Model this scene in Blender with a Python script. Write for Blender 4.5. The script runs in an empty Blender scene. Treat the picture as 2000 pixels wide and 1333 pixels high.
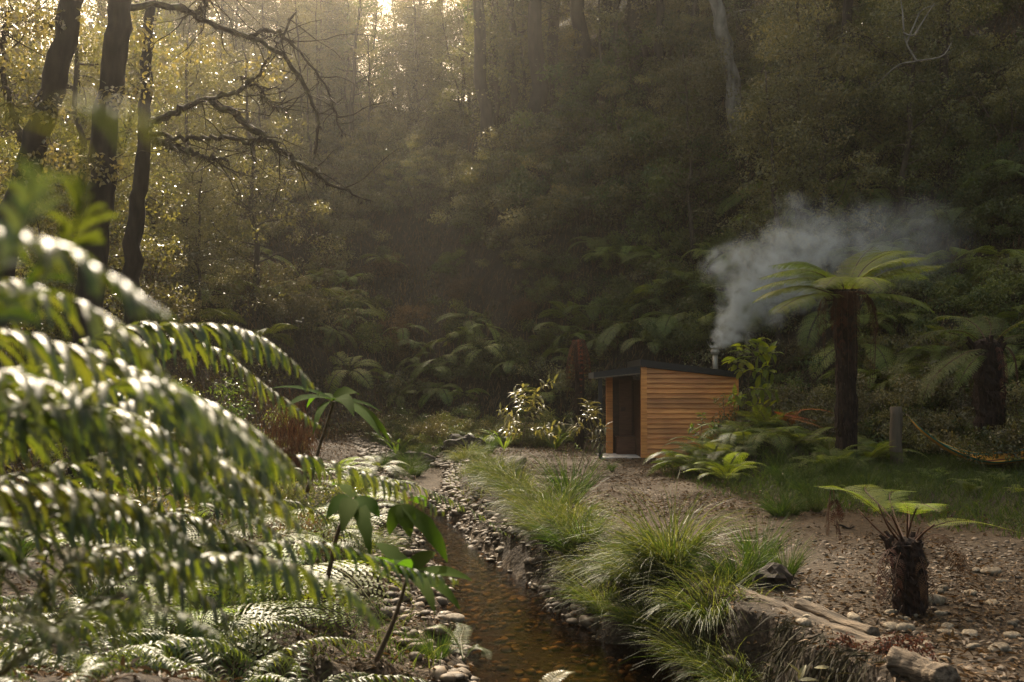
import bpy, math, random
import numpy as np
from mathutils import Vector, Matrix

SC = bpy.context.scene
COL = SC.collection
R = math.radians
rng = np.random.default_rng(7)

# ------------------------------------------------------------------ camera
F = 1944.0; PITCH = R(2.45); CAM = np.array((0.0, 0.0, 1.8))
cd = bpy.data.cameras.new("camera"); cam = bpy.data.objects.new("camera", cd); COL.objects.link(cam)
cam.location = CAM; cam.rotation_euler = (R(90) + PITCH, 0, 0)
cd.sensor_width = 36; cd.lens = 35.0; cd.clip_start = 0.05; cd.clip_end = 600
cd.dof.use_dof = True; cd.dof.focus_distance = 13.0; cd.dof.aperture_fstop = 3.6
SC.camera = cam

# ------------------------------------------------------------------ light
SUN_EL, SUN_AZ = R(41.0), R(-12.0)
w = bpy.data.worlds.new("World"); SC.world = w; w.use_nodes = True
nt = w.node_tree; bg = nt.nodes["Background"]
sky = nt.nodes.new("ShaderNodeTexSky"); sky.sky_type = 'NISHITA'; sky.sun_disc = False
sky.sun_elevation = SUN_EL; sky.sun_rotation = SUN_AZ
sky.dust_density = 5.0; sky.ozone_density = 0.6; sky.air_density = 1.0
tint = nt.nodes.new("ShaderNodeMix"); tint.data_type = 'RGBA'; tint.blend_type = 'MULTIPLY'; tint.inputs[0].default_value = 1.0
tint.inputs[7].default_value = (1.0, 0.87, 0.66, 1)                  # warm air over the valley
nt.links.new(sky.outputs[0], tint.inputs[6]); nt.links.new(tint.outputs[2], bg.inputs[0]); bg.inputs[1].default_value = 0.15
sl = bpy.data.lights.new("sun", 'SUN'); sun = bpy.data.objects.new("sun", sl); COL.objects.link(sun)
sl.energy = 4.0; sl.angle = R(0.5); sl.color = (1.0, 0.88, 0.70)
sdir = Vector((math.sin(SUN_AZ) * math.cos(SUN_EL), math.cos(SUN_AZ) * math.cos(SUN_EL), math.sin(SUN_EL)))
sun.rotation_euler = (-sdir).to_track_quat('-Z', 'Y').to_euler(); sun.location = sdir * 90
vs = SC.view_settings
vs.view_transform = 'Standard'; vs.look = 'None'; vs.exposure = 1.5; vs.gamma = 1.0; vs.use_curve_mapping = False
cy = SC.cycles
cy.use_denoising = True; cy.max_bounces = 6; cy.diffuse_bounces = 3; cy.glossy_bounces = 2
cy.transmission_bounces = 4; cy.transparent_max_bounces = 8; cy.volume_bounces = 1
cy.caustics_reflective = False; cy.caustics_refractive = False
cy.sample_clamp_indirect = 4.0; cy.volume_step_rate = 1.0; cy.volume_max_steps = 256
try: cy.denoiser = 'OPENIMAGEDENOISE'
except Exception: pass

# ------------------------------------------------------------------ pixel helpers (photo of 2000 x 1333)
ca, sa = math.cos(PITCH), math.sin(PITCH)
def ray(px, py):
    u = (px - 1000) / F; v = (666.5 - py) / F
    return np.array((u, ca - v * sa, sa + v * ca))
def P(px, py, Y):
    d = ray(px, py); return CAM + d * (Y / d[1])
def G(px, py, z=0.0):
    d = ray(px, py); return CAM + d * ((z - CAM[2]) / d[2])
def proj(p):
    q = np.asarray(p) - CAM
    f = q[..., 1] * ca + q[..., 2] * sa; up = -q[..., 1] * sa + q[..., 2] * ca
    f = np.where(f < 0.05, 0.05, f)
    return 1000 + F * q[..., 0] / f, 666.5 - F * up / f, f

# ------------------------------------------------------------------ numpy noise
def _hash(ix, iy, s):
    n = (ix * 374761393 + iy * 668265263 + s * 1442695041) & 0xffffffff
    n = ((n ^ (n >> 13)) * 1274126177) & 0xffffffff
    return ((n ^ (n >> 16)) & 0xffff) / 65535.0
def vnoise(x, y, s=0):
    x = np.asarray(x, float); y = np.asarray(y, float)
    ix = np.floor(x).astype(np.int64); iy = np.floor(y).astype(np.int64)
    fx = x - ix; fy = y - iy; fx = fx * fx * (3 - 2 * fx); fy = fy * fy * (3 - 2 * fy)
    a = _hash(ix, iy, s); b = _hash(ix + 1, iy, s); c = _hash(ix, iy + 1, s); d = _hash(ix + 1, iy + 1, s)
    return (a * (1 - fx) + b * fx) * (1 - fy) + (c * (1 - fx) + d * fx) * fy - 0.5
def fbm(x, y, s=0, o=3):
    t = 0; a = 1.0; f = 1.0
    for k in range(o):
        t = t + a * vnoise(x * f, y * f, s + k * 7); a *= 0.5; f *= 2.03
    return t
def sstep(a, b, x):
    t = np.clip((np.asarray(x, float) - a) / (b - a), 0, 1); return t * t * (3 - 2 * t)

# ------------------------------------------------------------------ geometry accumulator
class Geo:
    def __init__(s): s.V = []; s.Q = []; s.T = []; s.A = []; s.QM = []; s.TM = []; s.n = 0
    def add(s, V, Q=None, T=None, v=0.5, m=0):
        V = np.asarray(V, float).reshape(-1, 3); s.V.append(V)
        A = np.full(len(V), v, float) if np.isscalar(v) else np.asarray(v, float); s.A.append(A)
        if Q is not None and len(Q):
            Q = np.asarray(Q, np.int64).reshape(-1, 4); s.Q.append(Q + s.n); s.QM.append(np.full(len(Q), m))
        if T is not None and len(T):
            T = np.asarray(T, np.int64).reshape(-1, 3); s.T.append(T + s.n); s.TM.append(np.full(len(T), m))
        s.n += len(V); return s
    def merge(s, g, M=None, dv=0.0):
        V, Q, T, A, QM, TM = g.arrays()
        if M is not None: V = V @ np.asarray(M)[:3, :3].T + np.asarray(M)[:3, 3]
        s.V.append(V); s.A.append(A + dv)
        if len(Q): s.Q.append(Q + s.n); s.QM.append(QM)
        if len(T): s.T.append(T + s.n); s.TM.append(TM)
        s.n += len(V); return s
    def arrays(s):
        c = lambda L, k: np.concatenate(L) if L else np.zeros((0, k), np.int64)
        e = lambda L: np.concatenate(L) if L else np.zeros(0, np.int64)
        return (np.concatenate(s.V) if s.V else np.zeros((0, 3))), c(s.Q, 4), c(s.T, 3), np.concatenate(s.A) if s.A else np.zeros(0), e(s.QM), e(s.TM)
    def mesh(s, name, mats, smooth=False):
        V, Q, T, A, QM, TM = s.arrays()
        me = bpy.data.meshes.new(name)
        me.vertices.add(len(V)); me.vertices.foreach_set("co", V.astype(np.float32).ravel())
        nl = Q.size + T.size; me.loops.add(nl)
        me.loops.foreach_set("vertex_index", np.concatenate([Q.ravel(), T.ravel()]).astype(np.int32))
        nf = len(Q) + len(T); me.polygons.add(nf)
        st = np.concatenate([np.arange(len(Q)) * 4, Q.size + np.arange(len(T)) * 3]).astype(np.int32)
        me.polygons.foreach_set("loop_start", st)
        for m in (mats if isinstance(mats, (list, tuple)) else [mats]): me.materials.append(m)
        me.polygons.foreach_set("material_index", np.concatenate([QM, TM]).astype(np.int32))
        me.polygons.foreach_set("use_smooth", np.full(nf, bool(smooth)))
        at = me.attributes.new("v", 'FLOAT', 'POINT'); at.data.foreach_set("value", A.astype(np.float32))
        me.update(calc_edges=True); me.validate()
        return me

def obj(name, geo_or_mesh, mats=None, parent=None, loc=None, smooth=False):
    me = geo_or_mesh if isinstance(geo_or_mesh, bpy.types.Mesh) else geo_or_mesh.mesh(name, mats, smooth)
    o = bpy.data.objects.new(name, me); COL.objects.link(o)
    if parent is not None: o.parent = parent
    if loc is not None: o.location = loc
    return o
def tag(o, label=None, cat=None, group=None, kind=None):
    if label: o["label"] = label
    if cat: o["category"] = cat
    if group: o["group"] = group
    if kind: o["kind"] = kind
    return o
def thing(name, label, cat, loc=(0, 0, 0), rz=0.0, group=None):
    o = bpy.data.objects.new(name, None); o.empty_display_size = 0.1; COL.objects.link(o)
    o.location = loc; o.rotation_euler = (0, 0, rz); return tag(o, label, cat, group)
def copy_thing(root, loc, rot=(0, 0, 0), sc=1.0, label=None, group=None):
    r = root.copy(); COL.objects.link(r); r.location = loc; r.rotation_euler = rot
    r.scale = (sc, sc, sc) if np.isscalar(sc) else sc
    if label: r["label"] = label
    if group: r["group"] = group
    for ch in list(root.children):
        c = ch.copy(); COL.objects.link(c); c.parent = r
        for g in ch.children:
            d = g.copy(); COL.objects.link(d); d.parent = c
    return r

def nrm(a):
    a = np.asarray(a, float); return a / np.maximum(np.linalg.norm(a, axis=-1, keepdims=True), 1e-9)
def bez(pts, n):
    """smooth curve through points (Catmull-Rom), n samples"""
    p = np.asarray(pts, float)
    if len(p) == 2: return p[0] + np.linspace(0, 1, n)[:, None] * (p[1] - p[0])
    e = np.vstack([2 * p[0] - p[1], p, 2 * p[-1] - p[-2]])
    t = np.linspace(0, len(p) - 1 - 1e-6, n); i = t.astype(int); f = (t - i)[:, None]
    a, b, c, d = e[i], e[i + 1], e[i + 2], e[i + 3]
    return 0.5 * (2 * b + (c - a) * f + (2 * a - 5 * b + 4 * c - d) * f ** 2 + (3 * b - a - 3 * c + d) * f ** 3)
def tube(g, path, rad, sides=8, v=0.5, m=0, jit=0.0, cap=True):
    path = np.asarray(path, float); n = len(path); rad = np.broadcast_to(np.asarray(rad, float), (n,))
    T = nrm(np.gradient(path, axis=0))
    ref = np.array((0.0, 0, 1)) if abs(T[:, 2].mean()) < 0.7 else np.array((1.0, 0.2, 0))
    S = nrm(np.cross(T, ref)); U = np.cross(S, T)
    a = np.linspace(0, 2 * math.pi, sides, endpoint=False)
    rr = rad[:, None] * (1 + jit * (rng.random((n, sides)) - 0.5) * 2)
    V = path[:, None] + rr[..., None] * (np.cos(a)[None, :, None] * S[:, None] + np.sin(a)[None, :, None] * U[:, None])
    i = np.arange(n - 1)[:, None] * sides; k = np.arange(sides)[None]
    k2 = (k + 1) % sides
    Q = np.stack([i + k, i + sides + k, i + sides + k2, i + k2], -1).reshape(-1, 4)
    V = V.reshape(-1, 3); T3 = None
    if cap:
        V = np.vstack([V, path[0], path[-1]]); b = n * sides
        T3 = [(b, j, (j + 1) % sides) for j in range(sides)] + [(b + 1, b - sides + (j + 1) % sides, b - sides + j) for j in range(sides)]
    g.add(V, Q, T3, v, m)
def box(g, x0, x1, y0, y1, z0, z1, v=0.5, m=0):
    V = [(x, y, z) for z in (z0, z1) for y in (y0, y1) for x in (x0, x1)]
    Q = [(0, 2, 3, 1), (4, 5, 7, 6), (0, 1, 5, 4), (2, 6, 7, 3), (0, 4, 6, 2), (1, 3, 7, 5)]
    g.add(V, Q, None, v, m)
def leaves(g, Pp, D, N, L, W, v, fold=0.12, m=0):
    """rhombus leaves: base, side, tip, side; one bent quad each"""
    n = len(Pp); D = nrm(D); S = nrm(np.cross(D, N)); N = np.cross(S, D)
    L = np.broadcast_to(np.asarray(L, float), (n,))[:, None]; W = np.broadcast_to(np.asarray(W, float), (n,))[:, None]
    mid = Pp + D * L * 0.45 + N * L * fold
    V = np.stack([Pp, mid + S * W * 0.5 - N * L * fold * .6, Pp + D * L - N * L * fold, mid - S * W * 0.5 - N * L * fold * .6], 1)
    Q = np.arange(n * 4).reshape(-1, 4)
    g.add(V.reshape(-1, 3), Q, None, np.repeat(np.broadcast_to(v, (n,)), 4), m)
def big_leaf(g, base, d, n, L, W, droop=0.3, v=0.5, m=0, seg=7, fold=0.15, wav=0.0):
    """long leaf with a midrib, tapered, bending under its weight"""
    d = nrm(d); p = np.array(base, float); dirs = d.copy()
    ts = np.linspace(0, 1, seg + 1); V = []
    for i, t in enumerate(ts):
        s = nrm(np.cross(dirs, n)); nn = np.cross(s, dirs)
        wd = W * 0.5 * (math.sin(math.pi * (t ** 0.75)) ** 0.8 if 0 < t < 1 else 0.02) * (1 + wav * (rng.random() - .5))
        V += [p + s * wd + nn * fold * wd, p.copy(), p - s * wd + nn * fold * wd]
        dirs = nrm(dirs + np.array((0, 0, -droop / seg)) * (0.4 + t)); p = p + dirs * L / seg
    Q = []
    for i in range(seg):
        a = i * 3; Q += [(a, a + 1, a + 4, a + 3), (a + 1, a + 2, a + 5, a + 4)]
    g.add(V, Q, None, v, m)

# ------------------------------------------------------------------ materials
def newmat(name):
    m = bpy.data.materials.new(name); m.use_nodes = True; t = m.node_tree
    b = t.nodes["Principled BSDF"]; return m, t, b, t.nodes["Material Output"]
def nd(t, typ, **kw):
    n = t.nodes.new(typ)
    for k, val in kw.items(): setattr(n, k, val)
    return n
def leafmat(name, ca_, cb, tr, rough=0.45, trans=0.4, spec=0.5, objvar=0.35):
    m, t, b, out = newmat(name)
    at = nd(t, "ShaderNodeAttribute", attribute_name="v")
    mx = nd(t, "ShaderNodeMix", data_type='RGBA'); t.links.new(at.outputs["Fac"], mx.inputs[0])
    mx.inputs[6].default_value = (*ca_, 1); mx.inputs[7].default_value = (*cb, 1)
    oi = nd(t, "ShaderNodeObjectInfo"); hs = nd(t, "ShaderNodeHueSaturation")
    mr = nd(t, "ShaderNodeMapRange"); mr.inputs[3].default_value = 1 - objvar; mr.inputs[4].default_value = 1 + objvar
    t.links.new(oi.outputs["Random"], mr.inputs[0]); t.links.new(mr.outputs[0], hs.inputs["Value"])
    mh = nd(t, "ShaderNodeMapRange"); mh.inputs[3].default_value = 0.48; mh.inputs[4].default_value = 0.515
    ml = nd(t, "ShaderNodeMath", operation='FRACT'); mm = nd(t, "ShaderNodeMath", operation='MULTIPLY'); mm.inputs[1].default_value = 7.31
    t.links.new(oi.outputs["Random"], mm.inputs[0]); t.links.new(mm.outputs[0], ml.inputs[0]); t.links.new(ml.outputs[0], mh.inputs[0]); t.links.new(mh.outputs[0], hs.inputs["Hue"])
    t.links.new(mx.outputs[2], hs.inputs["Color"]); t.links.new(hs.outputs[0], b.inputs["Base Color"])
    b.inputs["Roughness"].default_value = rough; b.inputs["Specular IOR Level"].default_value = spec
    tl = nd(t, "ShaderNodeBsdfTranslucent")
    m2 = nd(t, "ShaderNodeMix", data_type='RGBA', blend_type='MULTIPLY'); m2.inputs[0].default_value = 1
    t.links.new(hs.outputs[0], m2.inputs[6]); m2.inputs[7].default_value = (*tr, 1); t.links.new(m2.outputs[2], tl.inputs[0])
    ms = nd(t, "ShaderNodeMixShader"); ms.inputs[0].default_value = trans
    t.links.new(b.outputs[0], ms.inputs[1]); t.links.new(tl.outputs[0], ms.inputs[2]); t.links.new(ms.outputs[0], out.inputs[0])
    return m
def noisemat(name, c1, c2, scale=6.0, rough=0.85, bump=0.5, stretch=(1, 1, 1), detail=6, c3=None, dist=0.02, spec=0.3):
    m, t, b, out = newmat(name)
    tc = nd(t, "ShaderNodeTexCoord"); mp = nd(t, "ShaderNodeMapping"); mp.inputs[3].default_value = stretch
    t.links.new(tc.outputs["Object"], mp.inputs[0])
    nz = nd(t, "ShaderNodeTexNoise"); nz.inputs["Scale"].default_value = scale; nz.inputs["Detail"].default_value = detail
    t.links.new(mp.outputs[0], nz.inputs[0])
    cr = nd(t, "ShaderNodeValToRGB"); cr.color_ramp.elements[0].position = 0.32; cr.color_ramp.elements[1].position = 0.68
    cr.color_ramp.elements[0].color = (*c1, 1); cr.color_ramp.elements[1].color = (*c2, 1)
    if c3: e = cr.color_ramp.elements.new(0.5); e.color = (*c3, 1)
    t.links.new(nz.outputs[0], cr.inputs[0])
    at = nd(t, "ShaderNodeAttribute", attribute_name="v"); mr = nd(t, "ShaderNodeMapRange"); mr.inputs[3].default_value = .6; mr.inputs[4].default_value = 1.4
    t.links.new(at.outputs["Fac"], mr.inputs[0]); hs = nd(t, "ShaderNodeHueSaturation")
    t.links.new(mr.outputs[0], hs.inputs["Value"]); t.links.new(cr.outputs[0], hs.inputs["Color"])
    t.links.new(hs.outputs[0], b.inputs["Base Color"])
    b.inputs["Roughness"].default_value = rough; b.inputs["Specular IOR Level"].default_value = spec
    if bump:
        bp = nd(t, "ShaderNodeBump"); bp.inputs["Strength"].default_value = bump; bp.inputs["Distance"].default_value = dist
        t.links.new(nz.outputs[0], bp.inputs["Height"]); t.links.new(bp.outputs[0], b.inputs["Normal"])
    return m
M = {}
M['fern_near'] = leafmat("glossy_fern", (0.028, 0.05, 0.009), (0.085, 0.105, 0.018), (1.95, 1.8, 0.8), rough=0.47, trans=0.36, spec=0.75, objvar=0.2)
M['fern'] = leafmat("fern_leaf", (0.05, 0.085, 0.013), (0.12, 0.14, 0.025), (2.2, 2.2, 0.9), rough=0.5, trans=0.42, spec=0.4)
M['tree_fern'] = leafmat("tree_fern_leaf", (0.09, 0.135, 0.015), (0.15, 0.18, 0.022), (2.4, 2.4, 0.9), rough=0.5, trans=0.45, spec=0.4, objvar=.2)
M['cliff_fern'] = leafmat("cliff_fern_leaf", (0.10, 0.14, 0.022), (0.19, 0.21, 0.04), (2.0, 2.0, 0.9), rough=0.5, trans=0.35, spec=0.5, objvar=.35)
M['sedge'] = leafmat("sedge_blade", (0.022, 0.048, 0.009), (0.075, 0.09, 0.022), (1.8, 2.0, 0.8), rough=0.5, trans=0.33, spec=0.2, objvar=.2)
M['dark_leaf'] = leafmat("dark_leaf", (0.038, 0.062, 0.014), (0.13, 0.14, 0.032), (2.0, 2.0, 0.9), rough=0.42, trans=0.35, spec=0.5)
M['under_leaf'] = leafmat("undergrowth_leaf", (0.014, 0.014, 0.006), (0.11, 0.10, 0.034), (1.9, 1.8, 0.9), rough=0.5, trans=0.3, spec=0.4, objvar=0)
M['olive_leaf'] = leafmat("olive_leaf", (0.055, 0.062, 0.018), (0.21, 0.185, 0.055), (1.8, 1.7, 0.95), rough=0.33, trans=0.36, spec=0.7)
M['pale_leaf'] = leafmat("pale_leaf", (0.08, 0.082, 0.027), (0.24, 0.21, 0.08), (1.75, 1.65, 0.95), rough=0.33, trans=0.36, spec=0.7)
M['brown_leaf'] = leafmat("brown_leaf", (0.03, 0.019, 0.010), (0.19, 0.125, 0.055), (1.6, 1.4, 0.9), rough=0.6, trans=0.3, spec=0.3)
M['broad_leaf'] = leafmat("broad_leaf", (0.028, 0.055, 0.008), (0.045, 0.075, 0.011), (2.4, 2.8, 0.7), rough=0.85, trans=0.5, spec=0.03, objvar=.1)
M['grass'] = leafmat("grass_blade", (0.03, 0.055, 0.010), (0.12, 0.12, 0.04), (1.9, 2.0, 0.8), rough=0.5, trans=0.35, spec=0.2, objvar=.2)
M['turf'] = leafmat("turf_blade", (0.03, 0.065, 0.012), (0.06, 0.09, 0.02), (2.0, 2.0, 0.8), rough=0.5, trans=0.4, spec=0.3)
M['rust_leaf'] = leafmat("rust_fern", (0.22, 0.07, 0.02), (0.36, 0.14, 0.035), (1.5, 1.2, 0.8), rough=0.6, trans=0.35, spec=0.2, objvar=.1)
M['dead_frond'] = leafmat("dead_frond", (0.05, 0.022, 0.012), (0.10, 0.045, 0.022), (1.3, 1.1, 0.8), rough=0.75, trans=0.2, spec=0.2)
M['dark_strand'] = leafmat("dark_strand", (0.012, 0.009, 0.005), (0.05, 0.042, 0.018), (1.2, 1.1, 0.8), rough=0.8, trans=0.1, spec=0.2, objvar=0)
M['litter'] = leafmat("leaf_litter", (0.03, 0.014, 0.006), (0.16, 0.083, 0.032), (1.2, 1.1, 0.9), rough=0.65, trans=0.15, spec=0.3)
M['bark'] = noisemat("bark", (0.035, 0.024, 0.016), (0.10, 0.075, 0.05), 9, 0.9, 0.8, (1, 1, 0.25))
M['dark_bark'] = noisemat("dark_bark", (0.016, 0.011, 0.008), (0.05, 0.036, 0.025), 9, 0.9, 0.9, (1, 1, 0.3))
M['moss_bark'] = noisemat("moss_bark", (0.035, 0.026, 0.014), (0.11, 0.10, 0.04), 7, 0.95, 1.0, (1, 1, 1), c3=(0.06, 0.042, 0.025))
M['pale_bark'] = noisemat("pale_bark", (0.09, 0.075, 0.055), (0.30, 0.27, 0.22), 5, 0.85, 0.5, (1, 1, 0.4))
M['fibre'] = noisemat("tree_fern_fibre", (0.008, 0.005, 0.004), (0.04, 0.021, 0.014), 22, 0.95, 1.0, (1, 1, 0.2), dist=.04)
M['stalk'] = noisemat("frond_stalk", (0.05, 0.022, 0.012), (0.11, 0.05, 0.025), 20, 0.7, 0.2)
M['green_stalk'] = noisemat("green_stalk", (0.07, 0.08, 0.02), (0.12, 0.11, 0.035), 14, 0.6, 0.2)
M['twig'] = noisemat("twig", (0.07, 0.05, 0.03), (0.15, 0.11, 0.07), 14, 0.85, 0.3)
M['rock'] = noisemat("river_stone", (0.09, 0.068, 0.043), (0.27, 0.22, 0.15), 3, 0.8, 0.3, c3=(0.17, 0.135, 0.09))
M['pebble'] = noisemat("pebbles", (0.05, 0.034, 0.02), (0.175, 0.13, 0.083), 7, 0.7, 0.2)
M['wet_pebble'] = noisemat("wet_pebbles", (0.07, 0.05, 0.028), (0.2, 0.145, 0.08), 7, 0.55, 0.3, spec=.3)
M['driftwood'] = noisemat("driftwood", (0.03, 0.021, 0.013), (0.18, 0.135, 0.09), 5, 0.9, 1.0, (0.5, 5, 5), dist=.05)
M['concrete'] = noisemat("slab", (0.3, 0.28, 0.26), (0.42, 0.4, 0.37), 8, 0.8, 0.2)
M['black'] = noisemat("black_steel", (0.010, 0.010, 0.011), (0.018, 0.017, 0.017), 12, 0.5, 0.05)
M['dark_timber'] = noisemat("dark_timber", (0.06, 0.026, 0.014), (0.10, 0.045, 0.024), 5, 0.6, 0.15, (1, 1, 6))
M['post'] = noisemat("post_timber", (0.09, 0.07, 0.05), (0.17, 0.13, 0.09), 7, 0.85, 0.4, (2, 2, .3))

def cedar():
    m, t, b, out = newmat("cedar_board")
    tc = nd(t, "ShaderNodeTexCoord"); at = nd(t, "ShaderNodeAttribute", attribute_name="v")
    mp = nd(t, "ShaderNodeMapping"); mp.inputs[3].default_value = (0.9, 5, 16)
    ad = nd(t, "ShaderNodeVectorMath", operation='ADD'); cb = nd(t, "ShaderNodeCombineXYZ")
    sc = nd(t, "ShaderNodeMath", operation='MULTIPLY'); sc.inputs[1].default_value = 37.0
    t.links.new(at.outputs["Fac"], sc.inputs[0]); t.links.new(sc.outputs[0], cb.inputs[0])
    t.links.new(tc.outputs["Object"], ad.inputs[0]); t.links.new(cb.outputs[0], ad.inputs[1]); t.links.new(ad.outputs[0], mp.inputs[0])
    nz = nd(t, "ShaderNodeTexNoise"); nz.inputs["Scale"].default_value = 1.6; nz.inputs["Detail"].default_value = 7; nz.inputs["Distortion"].default_value = 0.8
    t.links.new(mp.outputs[0], nz.inputs[0])
    cr = nd(t, "ShaderNodeValToRGB"); e = cr.color_ramp.elements
    e[0].position = 0.3; e[0].color = (0.48, 0.15, 0.03, 1); e[1].position = 0.7; e[1].color = (0.8, 0.34, 0.08, 1)
    t.links.new(nz.outputs[0], cr.inputs[0])
    hs = nd(t, "ShaderNodeHueSaturation"); mr = nd(t, "ShaderNodeMapRange"); mr.inputs[3].default_value = .75; mr.inputs[4].default_value = 1.15
    t.links.new(at.outputs["Fac"], mr.inputs[0]); t.links.new(mr.outputs[0], hs.inputs["Value"]); t.links.new(cr.outputs[0], hs.inputs["Color"])
    ns = nd(t, "ShaderNodeTexNoise"); ns.inputs["Scale"].default_value = 1.7; ns.inputs["Detail"].default_value = 6; t.links.new(tc.outputs["Object"], ns.inputs[0])
    rs = nd(t, "ShaderNodeMapRange"); rs.inputs[1].default_value = .38; rs.inputs[2].default_value = .6; rs.inputs[3].default_value = .84; rs.inputs[4].default_value = 1.06; t.links.new(ns.outputs[0], rs.inputs[0])
    mw = nd(t, "ShaderNodeVectorMath", operation='SCALE'); t.links.new(hs.outputs[0], mw.inputs[0]); t.links.new(rs.outputs[0], mw.inputs["Scale"])
    t.links.new(mw.outputs[0], b.inputs["Base Color"]); b.inputs["Roughness"].default_value = 0.55
    bp = nd(t, "ShaderNodeBump"); bp.inputs["Strength"].default_value = 0.25; bp.inputs["Distance"].default_value = 0.01
    t.links.new(nz.outputs[0], bp.inputs["Height"]); t.links.new(bp.outputs[0], b.inputs["Normal"]); return m
M['cedar'] = cedar()
def steel():
    m, t, b, out = newmat("flue_steel"); b.inputs["Base Color"].default_value = (0.34, 0.30, 0.23, 1)
    b.inputs["Metallic"].default_value = 0.35; b.inputs["Roughness"].default_value = 0.5; return m
M['steel'] = steel()
def ground_mat():
    m, t, b, out = newmat("ground_soil")
    tc = nd(t, "ShaderNodeTexCoord")
    n1 = nd(t, "ShaderNodeTexNoise"); n1.inputs["Scale"].default_value = 0.8; n1.inputs["Detail"].default_value = 5
    n2 = nd(t, "ShaderNodeTexNoise"); n2.inputs["Scale"].default_value = 26; n2.inputs["Detail"].default_value = 8; n2.inputs["Roughness"].default_value = .7
    vo = nd(t, "ShaderNodeTexVoronoi"); vo.inputs["Scale"].default_value = 18
    for n in (n1, n2, vo): t.links.new(tc.outputs["Object"], n.inputs["Vector"])
    cr = nd(t, "ShaderNodeValToRGB"); e = cr.color_ramp.elements
    e[0].position = .34; e[0].color = (0.030, 0.017, 0.007, 1); e[1].position = .76; e[1].color = (0.16, 0.115, 0.054, 1)
    x = e.new(.52); x.color = (0.078, 0.048, 0.021, 1)
    t.links.new(n2.outputs[0], cr.inputs[0])
    # soil darker on the hill and banks (attribute v: 0 gravel clearing, 1 dark humus, painted undercut shade and pool reflection)
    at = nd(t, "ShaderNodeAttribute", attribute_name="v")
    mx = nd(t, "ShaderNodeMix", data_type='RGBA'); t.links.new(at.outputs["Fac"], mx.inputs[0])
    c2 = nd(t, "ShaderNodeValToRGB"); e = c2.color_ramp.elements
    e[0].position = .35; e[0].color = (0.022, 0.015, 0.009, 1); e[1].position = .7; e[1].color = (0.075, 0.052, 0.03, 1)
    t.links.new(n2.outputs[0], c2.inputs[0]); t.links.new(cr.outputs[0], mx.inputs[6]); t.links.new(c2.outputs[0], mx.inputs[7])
    mu = nd(t, "ShaderNodeMix", data_type='RGBA', blend_type='MULTIPLY'); mu.inputs[0].default_value = .55
    t.links.new(mx.outputs[2], mu.inputs[6]); t.links.new(n1.outputs[0], mu.inputs[7])
    hs = nd(t, "ShaderNodeHueSaturation"); hs.inputs["Value"].default_value = 0.95; t.links.new(mu.outputs[2], hs.inputs["Color"])
    t.links.new(hs.outputs[0], b.inputs["Base Color"]); b.inputs["Roughness"].default_value = .9; b.inputs["Specular IOR Level"].default_value = .25
    a = nd(t, "ShaderNodeMath", operation='ADD'); t.links.new(n2.outputs[0], a.inputs[0]); t.links.new(vo.outputs["Distance"], a.inputs[1])
    bp = nd(t, "ShaderNodeBump"); bp.inputs["Strength"].default_value = .7; bp.inputs["Distance"].default_value = .04
    t.links.new(a.outputs[0], bp.inputs["Height"]); t.links.new(bp.outputs[0], b.inputs["Normal"]); return m
M['ground'] = ground_mat()
def water_mat():
    m, t, b, out = newmat("stream_water"); t.nodes.remove(b)
    tr = nd(t, "ShaderNodeBsdfTransparent"); tr.inputs[0].default_value = (0.60, 0.42, 0.20, 1)
    gl = nd(t, "ShaderNodeBsdfGlossy"); gl.inputs["Roughness"].default_value = 0.06; gl.inputs[0].default_value = (1, 1, 1, 1)
    fr = nd(t, "ShaderNodeFresnel"); fr.inputs[0].default_value = 1.33
    tc = nd(t, "ShaderNodeTexCoord"); mp = nd(t, "ShaderNodeMapping"); mp.inputs[3].default_value = (2.2, 5.0, 1)
    nz = nd(t, "ShaderNodeTexNoise"); nz.inputs["Scale"].default_value = 2.4; nz.inputs["Detail"].default_value = 4
    t.links.new(tc.outputs["Object"], mp.inputs[0]); t.links.new(mp.outputs[0], nz.inputs[0])
    bp = nd(t, "ShaderNodeBump"); bp.inputs["Strength"].default_value = .35; bp.inputs["Distance"].default_value = .03
    t.links.new(nz.outputs[0], bp.inputs["Height"]); t.links.new(bp.outputs[0], gl.inputs["Normal"]); t.links.new(bp.outputs[0], fr.inputs["Normal"])
    ms = nd(t, "ShaderNodeMixShader"); t.links.new(fr.outputs[0], ms.inputs[0]); t.links.new(tr.outputs[0], ms.inputs[1]); t.links.new(gl.outputs[0], ms.inputs[2])
    t.links.new(ms.outputs[0], out.inputs[0]); return m
M['water'] = water_mat()
def hammock_mat():
    m, t, b, out = newmat("hammock_cloth")
    at = nd(t, "ShaderNodeAttribute", attribute_name="v"); cr = nd(t, "ShaderNodeValToRGB"); cr.color_ramp.interpolation = 'CONSTANT'
    e = cr.color_ramp.elements; e[0].position = 0; e[0].color = (0.05, 0.26, 0.18, 1); e[1].position = .10; e[1].color = (0.7, 0.34, 0.05, 1)
    for p, c in ((.36, (0.04, 0.15, 0.11)), (.41, (0.75, 0.42, 0.07)), (.62, (0.16, 0.03, 0.02)), (.68, (0.70, 0.34, 0.05)), (.86, (0.04, 0.15, 0.11)), (.92, (0.7, 0.38, 0.06))):
        x = e.new(p); x.color = (*c, 1)
    t.links.new(at.outputs["Fac"], cr.inputs[0]); t.links.new(cr.outputs[0], b.inputs["Base Color"]); b.inputs["Roughness"].default_value = .85; return m
M['hammock'] = hammock_mat()

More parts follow.
